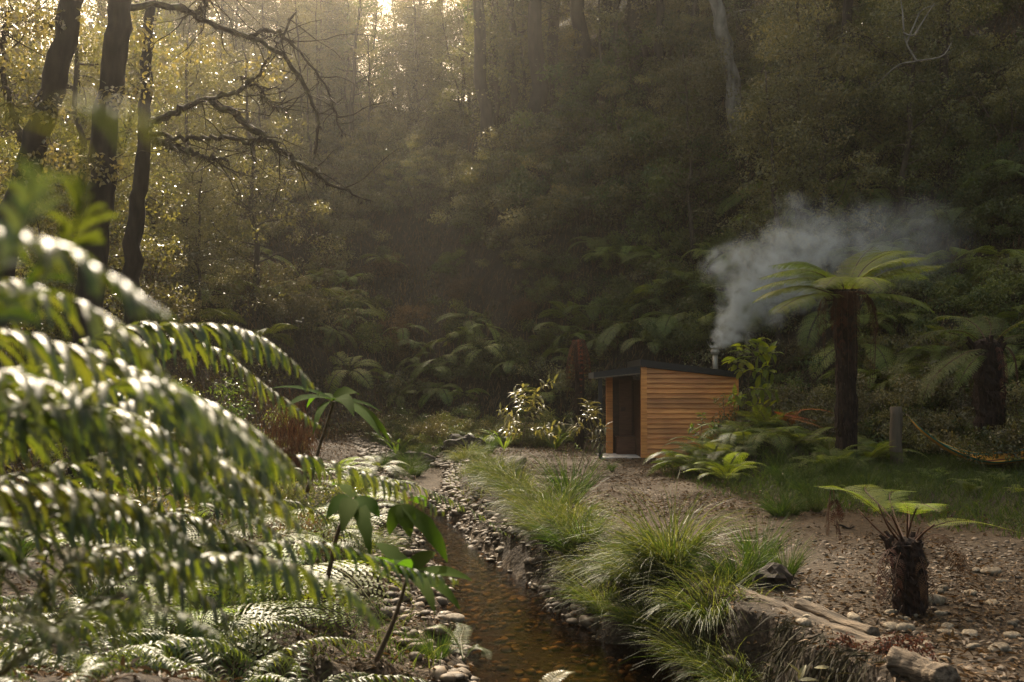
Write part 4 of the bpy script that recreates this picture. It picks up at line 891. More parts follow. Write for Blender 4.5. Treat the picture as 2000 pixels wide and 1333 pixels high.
# ------------------------------------------------------------------ foreground ferns on the near left bank
def near_plant(label, base, fronds, group=None):
    base = np.asarray(base, float); root = thing("fern", label, "fern", base, group=group)
    for pth, kw in fronds:
        obj("frond", kiokio(px_path(pth, base), **kw), [M['fern_near'], M['green_stalk']], root)
    return root
def gb(x, y): return np.array((x, y, tz(x, y) - .02))
near_plant("large glossy fern leaning in from the left, its lit fronds white with glare", gb(-1.25, 1.25), [
    ([(-420, 1250, 1.35), (-300, 800, 1.4), (-60, 660, 1.45), (180, 690, 1.5), (330, 780, 1.5), (440, 920, 1.5)], dict(pairs=30, L=.16, wid=.026, r0=.004, droop=1.2)),
    ([(-420, 1250, 1.3), (-330, 780, 1.2), (-140, 590, 1.15), (60, 560, 1.15), (230, 640, 1.15), (350, 760, 1.15)], dict(pairs=26, L=.13, wid=.022, r0=.004, droop=1.2)),
    ([(-420, 1250, 1.4), (-250, 900, 1.6), (-20, 770, 1.7), (220, 800, 1.75), (420, 900, 1.8), (520, 1010, 1.8)], dict(pairs=34, L=.17, wid=.027, droop=1.2)),
    ([(-420, 1250, 1.4), (-300, 1050, 1.5), (-100, 960, 1.5), (100, 950, 1.55), (260, 985, 1.6), (380, 1060, 1.6)], dict(pairs=26, L=.13, wid=.026, droop=1.6)),
    ([(-420, 1250, 1.35), (-350, 900, 1.3), (-200, 760, 1.3), (20, 730, 1.3), (180, 800, 1.3), (280, 920, 1.3)], dict(pairs=28, L=.15, wid=.024, droop=1.2))])
near_plant("blurred lime fern closest of all with fronds rising across the upper left", gb(-.95, .55), [
    ([(-420, 1100, .72), (-300, 700, .74), (-120, 470, .78), (80, 470, .8), (220, 540, .8), (335, 622, .8)], dict(pairs=20, L=.085, wid=.02, r0=.003, droop=.9)),
    ([(-420, 1100, .74), (-150, 720, .9), (60, 560, .95), (150, 440, .95), (165, 330, .95)], dict(pairs=18, L=.07, wid=.02, r0=.003, droop=.3, fwd=.9)),
    ([(-420, 1100, .7), (-200, 680, .7), (-20, 560, .72), (50, 430, .74), (65, 320, .75)], dict(pairs=16, L=.06, wid=.018, r0=.003, droop=.3, fwd=.9)),
    ([(-420, 1100, .7), (-300, 500, .42), (-120, 290, .38), (60, 215, .36), (200, 205, .36), (300, 235, .36)], dict(pairs=7, L=.034, wid=.005, r0=.0008, droop=.9, t0=.3))])
near_plant("glossy fern whose arching frond stands white edged against the dark slope", gb(-1.75, 2.55), [
    ([(-350, 1150, 2.5), (-100, 800, 2.6), (200, 655, 2.7), (330, 637, 2.75), (450, 640, 2.8), (540, 680, 2.8), (625, 765, 2.8)], dict(pairs=36, L=.2, wid=.036, droop=1.5, hang=1.1)),
    ([(-350, 1150, 2.5), (0, 880, 2.6), (200, 770, 2.6), (380, 800, 2.65), (480, 880, 2.7), (560, 980, 2.7)], dict(pairs=32, L=.2, wid=.034, droop=1.5)),
    ([(-350, 1150, 2.5), (-50, 850, 2.3), (180, 800, 2.2), (330, 870, 2.15), (430, 980, 2.1)], dict(pairs=30, L=.18, wid=.032, droop=1.4)),
    ([(-350, 1150, 2.5), (-150, 900, 2.8), (50, 760, 3.0), (250, 740, 3.1), (420, 790, 3.2), (520, 880, 3.2)], dict(pairs=32, L=.2, wid=.034, droop=1.4)),
    ([(-350, 1150, 2.5), (-150, 1050, 2.3), (60, 985, 2.2), (240, 1010, 2.1), (350, 1090, 2.1)], dict(pairs=26, L=.16, wid=.034, droop=1.6))])
near_plant("fern with one long level frond and yellow green pinnae hanging like teeth", gb(-1.5, 3.4), [
    ([(60, 1200, 3.3), (180, 1050, 3.2), (350, 955, 3.2), (470, 905, 3.2), (590, 890, 3.2), (720, 925, 3.2), (800, 960, 3.2), (868, 1000, 3.2)], dict(pairs=30, L=.15, wid=.032, droop=2.6, hang=1.2, fwd=.25)),
    ([(60, 1200, 3.3), (200, 1090, 3.5), (330, 1000, 3.8), (480, 975, 4.1), (590, 985, 4.3), (680, 1040, 4.4), (760, 1090, 4.5)], dict(pairs=36, L=.17, wid=.026, droop=1.2)),
    ([(60, 1200, 3.3), (120, 1020, 3.0), (250, 920, 2.9), (420, 935, 2.8), (520, 1000, 2.8)], dict(pairs=26, L=.16, wid=.03, droop=1.8)),
    ([(60, 1200, 3.3), (250, 980, 3.9), (520, 915, 4.5), (760, 935, 4.9), (900, 985, 5.0), (1000, 1050, 5.0)], dict(pairs=44, L=.14, wid=.022, droop=1.5))])
near_plant("low fern in the bottom left corner with dark pinnae hanging over the bank edge", gb(-1.05, 2.0), [
    ([(0, 1320, 1.9), (140, 1230, 1.85), (300, 1120, 1.85), (430, 1085, 1.85), (560, 1100, 1.85), (680, 1150, 1.85), (740, 1215, 1.85)], dict(pairs=28, L=.14, wid=.027, droop=2.3, hang=1.1)),
    ([(0, 1320, 1.9), (90, 1230, 1.7), (200, 1185, 1.6), (330, 1190, 1.5), (440, 1250, 1.45)], dict(pairs=22, L=.10, wid=.02, droop=2.0)),
    ([(0, 1320, 1.9), (-60, 1250, 1.7), (-20, 1210, 1.5), (80, 1220, 1.4), (160, 1290, 1.35)], dict(pairs=20, L=.09, wid=.018, droop=1.8)),
    ([(0, 1320, 1.9), (150, 1200, 2.2), (320, 1080, 2.5), (480, 1060, 2.7), (640, 1062, 2.8), (780, 1105, 2.9), (900, 1135, 2.9)], dict(pairs=36, L=.16, wid=.03, droop=1.8)),
    ([(0, 1320, 1.9), (60, 1180, 2.0), (170, 1090, 2.0), (300, 1080, 2.0), (390, 1140, 2.0)], dict(pairs=22, L=.12, wid=.024, droop=2.0))])
for k, (Yb, nf) in enumerate(((1.5, 3), (1.95, 4), (2.45, 4), (2.95, 4))):
    lst = []
    for j in range(nf):
        ax = rng.uniform(40, 300) + 20 * k; ay = 640 + 480 * (j + rng.random()) / nf; Y_ = Yb + rng.uniform(-.15, .3)
        lst.append(([(-380, ay + 420, Yb), (-180, ay + 130, Yb), (ax - 110, ay + 10, Y_), (ax + 60, ay, Y_), (ax + 190, ay + 60 + rng.uniform(0, 30), Y_), (ax + 290, ay + 160, Y_)], dict(pairs=30, L=.115 + .025 * Yb, wid=.015 + .006 * Yb, droop=1.3 + .5 * rng.random())))
    near_plant(("fern in the near thicket just beyond the most blurred fronds", "second row fern of the near thicket, its fronds overlapping the glare", "fern in the middle of the near thicket with long hanging pinnae", "sharpest fern at the back of the near thicket")[k], gb(-1.5 - .3 * k, Yb), lst)
KF = []
for k in range(4):
    l = (.95, 1.1, .8, 1.2)[k]
    KF.append(kiokio(frond_path(l, 62 - 6 * k, -38, curve=.9), 30, .15, .027, 1.5, 9).mesh("frond", [M['fern_near'], M['green_stalk']]))
spots = [(-2.3, 3.6), (-2.9, 4.4), (-1.9, 4.6), (-1.35, 4.9), (-3.6, 5.4), (-2.7, 5.8), (-1.9, 6.2), (-4.3, 6.6), (-3.2, 7.2), (-2.6, 2.6), (-1.3, 5.9), (-5.0, 8.2), (-1.35, 2.75)]
for q, (x, y) in enumerate(spots):
    root = thing("fern", "glossy drooping fern in the bank thicket behind the nearest fronds", "fern", gb(x, y), rng.random() * 6, group="ferns on the near left bank")
    nf = 7
    for k in range(nf):
        o = obj("frond", KF[(k + q) % 4], parent=root); s = .7 + .35 * rng.random(); o.scale = (s, s, s); o.rotation_euler = (rng.normal() * .1, rng.normal() * .12, k / nf * 6.283 + rng.normal() * .2)

# ------------------------------------------------------------------ broad leaved plants beside the stream
def palmate(label, stem, sets, mat='broad_leaf'):
    b = P(*stem[0]); root = thing("broadleaf_plant", label, "plant", b)
    g = Geo(); tube(g, bez(px_path(stem, b), 12), np.linspace(.011, .006, 12), 6); obj("stem", g, M['twig'], root, smooth=True)
    for (cx, cy, cY), tips, wd in sets:
        c = P(cx, cy, cY)
        for (tx, ty, tY) in tips:
            g = Geo(); t_ = P(tx, ty, tY); d = t_ - c; L_ = np.linalg.norm(d); d = nrm(d) + np.array((0, 0, .1 + .35 * rng.random()))
            big_leaf(g, c - b, d, np.array((rng.normal() * .3, -.45 + rng.normal() * .25, 1.0)), L_ * 1.06, wd * (.8 + .3 * rng.random()), .7 + .5 * rng.random(), rng.random(), 0, 9, .22, .25)
            obj("leaf", g, M[mat], root, smooth=True)
    return root
palmate("young palmate plant with a ring of pointed leaves held above the fern bank", [(600, 960, 5.2), (625, 870, 5.1), (652, 785, 5)],
        [((652, 782, 5), [(530, 772, 4.9), (560, 800, 4.7), (610, 820, 4.6), (690, 815, 4.6), (738, 868, 4.6), (768, 842, 4.8), (748, 800, 5.1), (700, 768, 5.3), (600, 765, 5.3)], .066)])
palmate("broad leaved seedling with long yellow green leaves hanging over the stream", [(640, 1130, 3.9), (660, 1040, 3.8), (690, 975, 3.7)],
        [((690, 975, 3.7), [(640, 1015, 3.5), (668, 1030, 3.4), (722, 1075, 3.4), (740, 1010, 3.6), (650, 960, 3.9), (720, 960, 3.9)], .07), ((785, 985, 3.7), [(868, 1098, 3.55), (800, 1050, 3.6), (760, 1040, 3.6), (830, 1000, 3.9)], .075)])
palmate("dark leaved seedling with star of leaves near the bright amber shallows", [(735, 1290, 3.7), (770, 1210, 3.6), (795, 1130, 3.5)],
        [((795, 1125, 3.5), [(700, 1080, 3.4), (735, 1060, 3.7), (850, 1080, 3.7), (918, 1135, 3.45), (900, 1165, 3.3), (850, 1150, 3.2), (775, 1085, 3.3), (745, 1110, 3.2)], .065)])

# ------------------------------------------------------------------ saplings in the clearing
def sapling(label, stem, brs, L, W_, mat, per=16, up=.45, cat="sapling", smat='twig', r=.014):
    b = P(*stem[0]); b[2] = tz(b[0], b[1]); root = thing("sapling", label, cat, b)
    st = Geo(); fo = Geo(); q0 = bez(np.vstack([[(0, 0, -.05)], px_path(stem[1:], b)]), 14); tube(st, q0, np.linspace(r, r * .4, 14), 6)
    for br in brs:
        q = bez(px_path(br, b), 16); tube(st, q, np.linspace(r * .6, r * .2, 16), 5, cap=False); T = nrm(np.gradient(q, axis=0))
        for j in range(per):
            k = min(15, 3 + int(13 * j / per)); a = j * 2.4 + rng.random() * .5; S = nrm(np.cross(T[k], (.3, .2, .9))); U = np.cross(S, T[k])
            d = S * math.cos(a) + U * math.sin(a) + T[k] * up; n = np.array((0, 0, 1.0)) + rng.normal(size=3) * .3
            big_leaf(fo, q[k] + rng.normal(size=3) * .006, d, n, L * (.7 + .5 * rng.random()), W_, .9, rng.random(), 0, 4, .2)
    obj("stem", st, M[smat], root, smooth=True); obj("foliage", fo, M[mat], root); return root
sapling("pale leafed sapling lit from behind on the mound above the stream", [(1016, 925, 21.5), (1018, 880, 21.5), (1026, 830, 21.5), (1030, 800, 21.5)],
        [[(1026, 832, 21.5), (1000, 815, 21.4), (978, 800, 21.2)], [(1030, 800, 21.5), (1025, 775, 21.5), (1020, 755, 21.6)], [(1030, 800, 21.5), (1045, 775, 21.6), (1065, 750, 21.8), (1082, 745, 21.9)],
         [(1027, 815, 21.5), (1015, 785, 21.2), (1005, 765, 21)], [(1028, 835, 21.5), (1055, 840, 21.4), (1082, 855, 21.3)], [(1030, 830, 21.5), (1050, 805, 21.3), (1062, 790, 21.2)], [(1026, 842, 21.5), (1005, 845, 21.6), (985, 838, 21.7)],
         [(1030, 812, 21.5), (1040, 790, 21.8), (1048, 765, 22)], [(1030, 845, 21.5), (1060, 838, 21.8), (1100, 826, 22)]], .2, .055, 'pale_leaf', 26, .35)
sapling("narrow leaved sapling with whorled tips just left of the hut porch", [(1125, 950, 20.5), (1135, 900, 20.5), (1146, 860, 20.5), (1148, 820, 20.5)],
        [[(1148, 830, 20.5), (1148, 805, 20.5), (1149, 785, 20.5)], [(1147, 850, 20.5), (1165, 838, 20.3), (1183, 835, 20.1)], [(1146, 860, 20.5), (1165, 860, 20.3), (1180, 868, 20.1)], [(1147, 838, 20.5), (1130, 832, 20.6), (1116, 832, 20.8)], [(1147, 822, 20.5), (1158, 810, 20.7), (1164, 800, 20.8)]], .26, .045, 'pale_leaf', 24, .5)
sapling("leggy shrub with drooping bright leaves beside the right end of the hut", [(1452, 905, 23.2), (1455, 830, 23.2), (1462, 750, 23.2), (1470, 690, 23.2)],
        [[(1462, 745, 23.2), (1450, 700, 23), (1447, 675, 23)], [(1468, 700, 23.2), (1480, 675, 23), (1485, 662, 23)], [(1468, 700, 23.2), (1495, 690, 23.1), (1512, 690, 23.2)], [(1464, 730, 23.2), (1485, 720, 22.9), (1508, 728, 22.8)], [(1460, 760, 23.2), (1485, 760, 22.9), (1515, 765, 22.8)],
         [(1456, 800, 23.2), (1440, 780, 23), (1432, 770, 22.8)], [(1456, 800, 23.2), (1485, 790, 23), (1520, 805, 22.9)], [(1462, 740, 23.2), (1440, 715, 23), (1436, 700, 23)]], .32, .13, 'tree_fern', 16, .3, cat="shrub")
sapling("thin umbel topped weed standing in front of the cedar boards", [(1420, 880, 20.5), (1418, 840, 20.5), (1414, 800, 20.5), (1413, 785, 20.5)],
        [[(1413, 800, 20.5), (1402, 785, 20.5), (1396, 778, 20.5)], [(1413, 800, 20.5), (1424, 786, 20.5), (1430, 780, 20.5)], [(1413, 795, 20.5), (1413, 780, 20.4), (1414, 770, 20.4)]], .09, .025, 'fern', 22, .3, cat="weed", r=.008)
sapling("leafy weed that half hides the lower right boards", [(1372, 905, 20), (1372, 870, 20), (1370, 830, 20)],
        [[(1370, 840, 20), (1372, 820, 20), (1372, 808, 20)], [(1371, 860, 20), (1356, 840, 20), (1348, 835, 20)], [(1371, 860, 20), (1388, 838, 20), (1396, 830, 20)]], .13, .04, 'fern', 20, .3, cat="weed", r=.008)
sapling("spindly seedling with tiny leaves beside the sticks in the clearing", [(1165, 935, 19.5), (1150, 905, 19.5), (1140, 885, 19.5)], [[(1150, 905, 19.5), (1160, 885, 19.4), (1172, 870, 19.3)], [(1140, 890, 19.5), (1130, 875, 19.5), (1122, 868, 19.5)]], .06, .02, 'fern', 12, .4, cat="seedling", r=.006)

# flax like strap plants and leafy weeds along the far edge of the clearing
def strap_plant(label, p, n, L, W_, mat='fern', group=None):
    g = Geo()
    for k in range(n):
        a = rng.random() * 6.283; big_leaf(g, (0, 0, 0), (math.cos(a) * .6, math.sin(a) * .6, 1), (math.cos(a), math.sin(a), .8), L * (.6 + .5 * rng.random()), W_, 1.5, rng.random(), 0, 7, .25)
    return tag(obj("strap_leaf_plant", g, M[mat], loc=p), label, "plant", group)
for px, Y, n, L, lb in ((1085, 27, 14, 1.1, "strap leaved plant with bent grey green blades right of the pale sapling"), (985, 27, 12, 1.0, "strap leaved plant with stiff blades left of the pale sapling"), (935, 28, 14, .9, "low strap leaved plant at the far clearing edge beside the dark stump"), (775, 27, 12, 1.1, "strap leaved clump at the head of the dry stream bed")):
    strap_plant(lb, at(px, Y), n, L, .07)
for j in range(26):
    px = rng.uniform(700, 1180); p = at(px, rng.uniform(28.2, 32)); place_shrub((0, 2, 4)[j % 3], p, .34 + .16 * rng.random(), "knee high leafy bush along the far edge of the clearing", "low bushes along the far clearing edge")
for j in range(16):
    p = at(rng.uniform(720, 1130), rng.uniform(29, 31.5)); o = obj("fern", FERN[j % 4], loc=p); ss = .5 + .35 * rng.random(); o.scale = (ss,) * 3; o.rotation_euler = (.1, 0, rng.random() * 6.28); tag(o, "small fern along the far edge of the clearing", "fern", "ferns along the far clearing edge")

# fern mound between the path and the tall tree fern
for j in range(34):
    p = at(rng.uniform(1330, 1640), rng.uniform(17.6, 21.5)); o = obj("fern", FERN[(j + 2) % 4], loc=p); ss = .6 + .35 * rng.random(); o.scale = (ss,) * 3; o.rotation_euler = (rng.normal() * .1, rng.normal() * .1, rng.random() * 6.28)
    tag(o, "feathery fern on the grassy mound in front of the hut wall", "fern", "ferns on the mound by the hut")
for j in range(12):
    p = at(rng.uniform(1600, 1740), rng.uniform(19.6, 21.8)); o = obj("fern", FERN[(j + 1) % 4], loc=p); ss = .6 + .35 * rng.random(); o.scale = (ss,) * 3; o.rotation_euler = (rng.normal() * .1, 0, rng.random() * 6.28); tag(o, "bushy fern close around the tall dark trunk", "fern", "ferns around the tall trunk")
for j in range(10):
    place_shrub((2, 1, 4)[j % 3], at(rng.uniform(1985, 2120), rng.uniform(18.5, 22)), .55 + .35 * rng.random(), "leafy green bush at the right end of the hammock", "bushes at the right end of the hammock")
for j in range(12):
    place_shrub((1, 4)[j % 2], at(rng.uniform(1450, 1640), rng.uniform(22.8, 25.5)), .45 + .3 * rng.random(), "sunlit leafy bush between the hut and the tall trunk", "bushes between the hut and the tall trunk")
p = at(1570, 20.6); root = thing("fern", "dead fern with rust orange fronds left of the tall trunk", "fern", p)
for k, q in enumerate(([(1545, 835, 20.4), (1560, 805, 20.4), (1600, 800, 20.3), (1645, 812, 20.2)], [(1545, 835, 20.4), (1530, 812, 20.4), (1560, 815, 20.2), (1610, 826, 20)], [(1545, 838, 20.4), (1540, 818, 20.2), (1575, 824, 20), (1620, 840, 19.8)])):
    obj("frond", bipinnate(px_path(q, p), 22, .26, .05, 9, .4, .1, .01, .5), [M['rust_leaf'], M['stalk']], root)
for j in range(22):
    px = rng.uniform(1480, 1990); p = at(px, rng.uniform(22.6, 25)); place_shrub((1, 0, 4)[j % 3], p, .5 + .3 * rng.random(), "leafy shaded bush behind the hammock and tall trunk", "bushes behind the hammock")
for j in range(16):
    p = at(rng.uniform(1650, 1990), rng.uniform(14.5, 18.5)); o = obj("fern", FERN[j % 4], loc=p); ss = .22 + .12 * rng.random(); o.scale = (ss,) * 3; o.rotation_euler = (0, 0, rng.random() * 6.28); tag(o, "dark fern in the shaded grass under the hammock", "fern", "ferns under the hammock")

# ------------------------------------------------------------------ grass
TUFT = [grass_tuft(420, 1.05, .15, (-.15, -.22), .0085, 1.35, dry=.22), grass_tuft(330, .8, .14, (-.2, -.1), .007, 1.2, M['sedge'], dry=.15), grass_tuft(230, .85, .10, (0, 0), .007, .6, M['sedge'], dry=.12), grass_tuft(340, .85, .16, (-.4, -.3), .0075, 1.7, dry=.35)]
def tuft(k, p, s, label, group=None, rz=0.0, z=0.0):
    o = obj("grass_tussock", TUFT[k], loc=(p[0], p[1], p[2] + z)); o.scale = (s, s, s); o.rotation_euler = (0, 0, rz); return tag(o, label, "grass", group)
big_t = [((1310, 1125), 0, 1.05, "largest backlit tussock spilling over the bank above the dark pool"), ((1255, 1120), 3, 1.0, "tussock on the left shoulder of the largest one, its pale blades over the water"),
         ((1390, 1175), 3, .95, "straw tipped tussock hanging down the bank left of the dark stump"), ((1440, 1150), 1, .8, "bushy tussock just behind the dark stump"),
         ((1480, 1110), 2, .8, "small upright tuft above the dark stump"), ((1535, 1130), 2, .6, "thin grass tuft to the right of the dark stump"),
         ((1130, 1060), 1, 1.0, "shaggy tussock in the middle of the stream bank"), ((1075, 1035), 0, .9, "green gold tussock dripping over the undercut bank"),
         ((1035, 1000), 3, 1.0, "sunlit tussock beside the pebble bed"), ((1000, 965), 3, 1.0, "yellow green tussock below the pale boulder"), ((965, 950), 3, .9, "fine leaved tussock at the top of the pebble bed"),
         ((1115, 985), 2, 1.25, "tall upright tuft in front of the porch path"), ((1090, 1000), 1, 1.0, "dense tussock in front of the pale boulder")]
for (px, py), k, s, lb in big_t: p = G(px, py, 0.0); p[2] = tz(p[0], p[1]); tuft(k, p, s, lb, None, rng.normal() * .3)
for j in range(9):
    y = rng.uniform(8.2, 19); x = float(np.interp(y, RBY, RBX)) + rng.normal() * .13 + .02; tuft((0, 1, 3, 3)[j % 4], (x, y, tz(x, y)), .55 + .35 * rng.random(), "grass tussock along the undercut stream bank", "tussocks along the stream bank", rng.normal() * .5)
for j in range(26):
    p = at(rng.uniform(740, 960), rng.uniform(22.5, 30)); tuft((1, 2, 3)[j % 3], p, .5 + .4 * rng.random(), "grass clump around the head of the dry stream bed", "grass at the head of the stream bed", rng.random() * 6)
for j in range(22):
    x, y = rng.uniform(-4.6, -1.6), rng.uniform(6.5, 16); tuft((1, 2, 3)[j % 3], (x, y, tz(x, y)), .5 + .3 * rng.random(), "grass clump on the left stream bank", "grass on the left stream bank", rng.random() * 6)
for j in range(13):
    y = 6.9 + 6.5 * (j + rng.random()) / 13; x = float(np.interp(y, RBY, RBX)) - .08 - .22 * rng.random(); tuft((0, 3)[j % 2], (x, y, tz(x, y)), .5 + .3 * rng.random(), "grass tussock hanging down the face of the cut bank", "tussocks on the bank face", rng.normal() * .4)
for j in range(24):
    p = at(rng.uniform(1480, 1700), rng.uniform(13.5, 18.5)); tuft((2, 1)[j % 2], p, .4 + .3 * rng.random(), "wild dark grass clump in the shade right of the path", "grass clumps right of the path", rng.random() * 6)
tuft(2, G(1195, 920, 0), .35, "small lone tuft growing in the gravel path"); tuft(2, gb(-.18, 6.3), .55, "pale grass tuft at the lower edge of the left gravel"); tuft(2, gb(-.62, 8.2), .5, "thin grass tuft beside the round grey stone")
# turf on the right
n = 52000; x = rng.uniform(2.8, 13, n); y = rng.uniform(8, 27, n); ge = np.interp(y, GEY, GEX); dd = x - ge; k = (dd > -.25 + .5 * fbm(x * 1.2, y * 1.2, 71)) & (rng.random(n) < np.clip(.4 + dd, .1, 1)) & ~((x > 1.9) & (x < 5.6) & (y > 23.9) & (y < 26.7)); x, y = x[k], y[k]; n = len(x)
def blades(x, y, z, L, wid, lean=.5):
    n = len(x); g = Geo(); p = np.stack([x, y, z], -1); D = nrm(np.stack([rng.normal(size=n) * lean, rng.normal(size=n) * lean, np.ones(n)], -1)); S = nrm(np.cross(D, rng.normal(size=(n, 3)))); V = []; hd = D * np.array((1, 1, 0))
    for j in range(4):
        u = j / 3; w_ = (wid * (1 - u ** 1.4) * .5 + .0008); V.append(np.stack([p + S * w_, p - S * w_], 1)); D = nrm(D + hd * .5 * u + np.array((0, 0, -.45)) * u); p = p + D * (L / 3)[:, None]
    V = np.stack(V, 1); b = (np.arange(n) * 8)[:, None] + (np.arange(3) * 2)[None]; Q = np.stack([b, b + 1, b + 3, b + 2], -1).reshape(-1, 4); g.add(V.reshape(-1, 3), Q, None, np.repeat(rng.random(n), 8)); return g
tag(obj("turf_grass", blades(x, y, terrain(x, y) - .02, .16 + .22 * rng.random(n) * np.clip(.3 + (x - np.interp(y, GEY, GEX)), .3, 1.2) * np.where((x > 6.2) & (y > 12), .42, 1), .011), M['turf']), "shaded uncut grass under the tree ferns", kind="stuff")
n = 10000; y = rng.uniform(8.0, 24, n); x = np.interp(y, RBY, RBX) + rng.normal(size=n) * .28 + .1; z = terrain(x, y) - .02; k = (rng.random(n) < .35 + 1.6 * fbm(x * 1.1, y * 1.1, 77)) & (z > -.35); x, y, z = x[k], y[k], z[k]
tag(obj("bank_grass", blades(x, y, z, .12 + .2 * rng.random(len(x)), .007, .7), M['grass']), "fine grass along the top of the stream bank", kind="stuff")
n = 9000; y = rng.uniform(5, 18, n); x = stream_x(y) - rng.uniform(1.2, 4.5, n); z = terrain(x, y) - .02; k = rng.random(n) < .35 + 1.3 * fbm(x * 1.1, y * 1.1, 79); x, y, z = x[k], y[k], z[k]
tag(obj("low_grass", blades(x, y, z, .10 + .22 * rng.random(len(x)), .008, .8), M['grass']), "thin grass and weeds on the left bank", kind="stuff")

n = 15000; y = rng.uniform(5.2, 14, n); x = np.interp(y, RBY, RBX) + .22 * fbm(y * 1.1, y * 0 + 3, 13, 3) - rng.random(n) ** 1.5 * .5 + .08; z = terrain(x, y) + .03; k = rng.random(n) < .30 + 2.2 * fbm(y * 2.6, x * 3, 91, 3); x, y, z = x[k], y[k], z[k]; n = len(x)
g = Geo(); leaves(g, np.stack([x, y, z], -1), np.stack([-.35 + rng.normal(size=n) * .25, -.25 + rng.normal(size=n) * .3, -.8 + rng.normal(size=n) * .35], -1), np.stack([-1 + 0 * x, rng.normal(size=n) * .5, rng.normal(size=n) * .4], -1), .10 + .28 * rng.random(n) ** 2, .012, rng.random(n), .06)
tag(obj("overhanging_roots", g, M['dark_strand']), "dark roots and dead grass hanging down the cut bank", kind="stuff")
# ------------------------------------------------------------------ stones, pebbles, litter
def scatter(n, fx, fy, keep):
    x = fx(n); y = fy(n); k = keep(x, y); return x[k], y[k]
# pebbles of the stream bed
n = 6000; y = rng.uniform(7, 31, n); x = stream_x(y) + rng.uniform(-1.5, .95, n); z = terrain(x, y); wz = water_z(y); k = ((z > wz - .02) & (z < wz + .42) & (rng.random(n) < np.where(y > 14, 1.0, np.where(x > stream_x(y), .35, .75)))); x, y, z = x[k], y[k], z[k]
sz = .016 + .055 * rng.random(len(x)) ** 2.2 + .0012 * y
tag(obj("streambed_gravel", pebbles(np.stack([x, y, z + sz * .15], -1), sz, ICO2), M['pebble'], smooth=True), "rounded pebbles filling the dry part of the stream bed", kind="stuff")
n = 4200; y = rng.uniform(7.5, 19.8, n); x = stream_x(y) + rng.uniform(-.9, .8, n); z = terrain(x, y); k = (z < water_z(y) + .03) & (rng.random(n) < np.where(y < 10.5, .35, 1.0)); x, y, z = x[k], y[k], z[k]; sz = .012 + .05 * rng.random(len(x)) ** 2
tag(obj("wet_gravel", pebbles(np.stack([x, y, z + sz * .2], -1), sz, ICO2), M['wet_pebble'], smooth=True), "wet pebbles under and beside the shallow water", kind="stuff")
n = 15000; y = 5.5 + 22 * rng.random(n) ** 1.5; x = rng.uniform(-1.5, 8, n); rb = np.interp(y, RBY, RBX); ge = np.interp(y, GEY, GEX); dens = np.where(y < 11.5, .45 + .9 * sstep(2.5, 4.6, x) , .12); k = (x > rb + .12) & (x < ge + .3) & (rng.random(n) < np.clip(dens + .9 * fbm(x * .9, y * .9, 81), 0, 1)); x, y = x[k], y[k]; z = terrain(x, y); sz = .009 + .03 * rng.random(len(x)) ** 2.5
tag(obj("path_gravel", pebbles(np.stack([x, y, z + sz * .1], -1), sz, ICO2), M['pebble'], smooth=True), "pebbles strewn over the clearing", kind="stuff")
n = 105000; y = 5.2 + 25 * rng.random(n) ** 1.35; x = rng.uniform(-5.5, 10, n); rb = np.interp(y, RBY, RBX); ge = np.interp(y, GEY, GEX); k = ((x > rb - .15) & (x < ge + 1.2) | (np.abs(x - stream_x(y)) > .45) & (x < rb) & (y < 30)) & ~((x > 2.0) & (x < 5.6) & (y > 23.9) & (y < 26.7)) & (rng.random(n) < np.clip(.55 + 1.2 * fbm(x * .7, y * .7, 83), .08, 1)); x, y = x[k], y[k]; n = len(x)
g = Geo(); leaves(g, np.stack([x, y, terrain(x, y) + .006 + .02 * rng.random(n)], -1), np.stack([rng.normal(size=n), rng.normal(size=n), rng.normal(size=n) * .25], -1), np.array((0, 0, 1.0)) + rng.normal(size=(n, 3)) * .3, .03 + .06 * rng.random(n), .022 + .018 * rng.random(n), rng.random(n), .16)
n = 5000; x = rng.uniform(-3.2, .1, n); y = rng.uniform(.9, 5.6, n); leaves(g, np.stack([x, y, terrain(x, y) + .008 + .02 * rng.random(n)], -1), np.stack([rng.normal(size=n), rng.normal(size=n), rng.normal(size=n) * .25], -1), np.array((0, 0, 1.0)) + rng.normal(size=(n, 3)) * .3, .03 + .05 * rng.random(n), .022, rng.random(n), .16)
tag(obj("leaf_litter", g, M['litter']), "dry brown leaves covering the clearing", kind="stuff")
def stone(k, p, s, label, group=None, rz=None, sink=.25):
    o = obj("stone", ROCKS[k % 6], loc=(p[0], p[1], p[2] + s * (.55 - sink * .9))); o.scale = (s, s, s); o.rotation_euler = (rng.normal() * .12, rng.normal() * .12, rng.random() * 6.283 if rz is None else rz); return tag(o, label, "stone", group)
def gp(px, py): p = hit(px, py, 4); return p
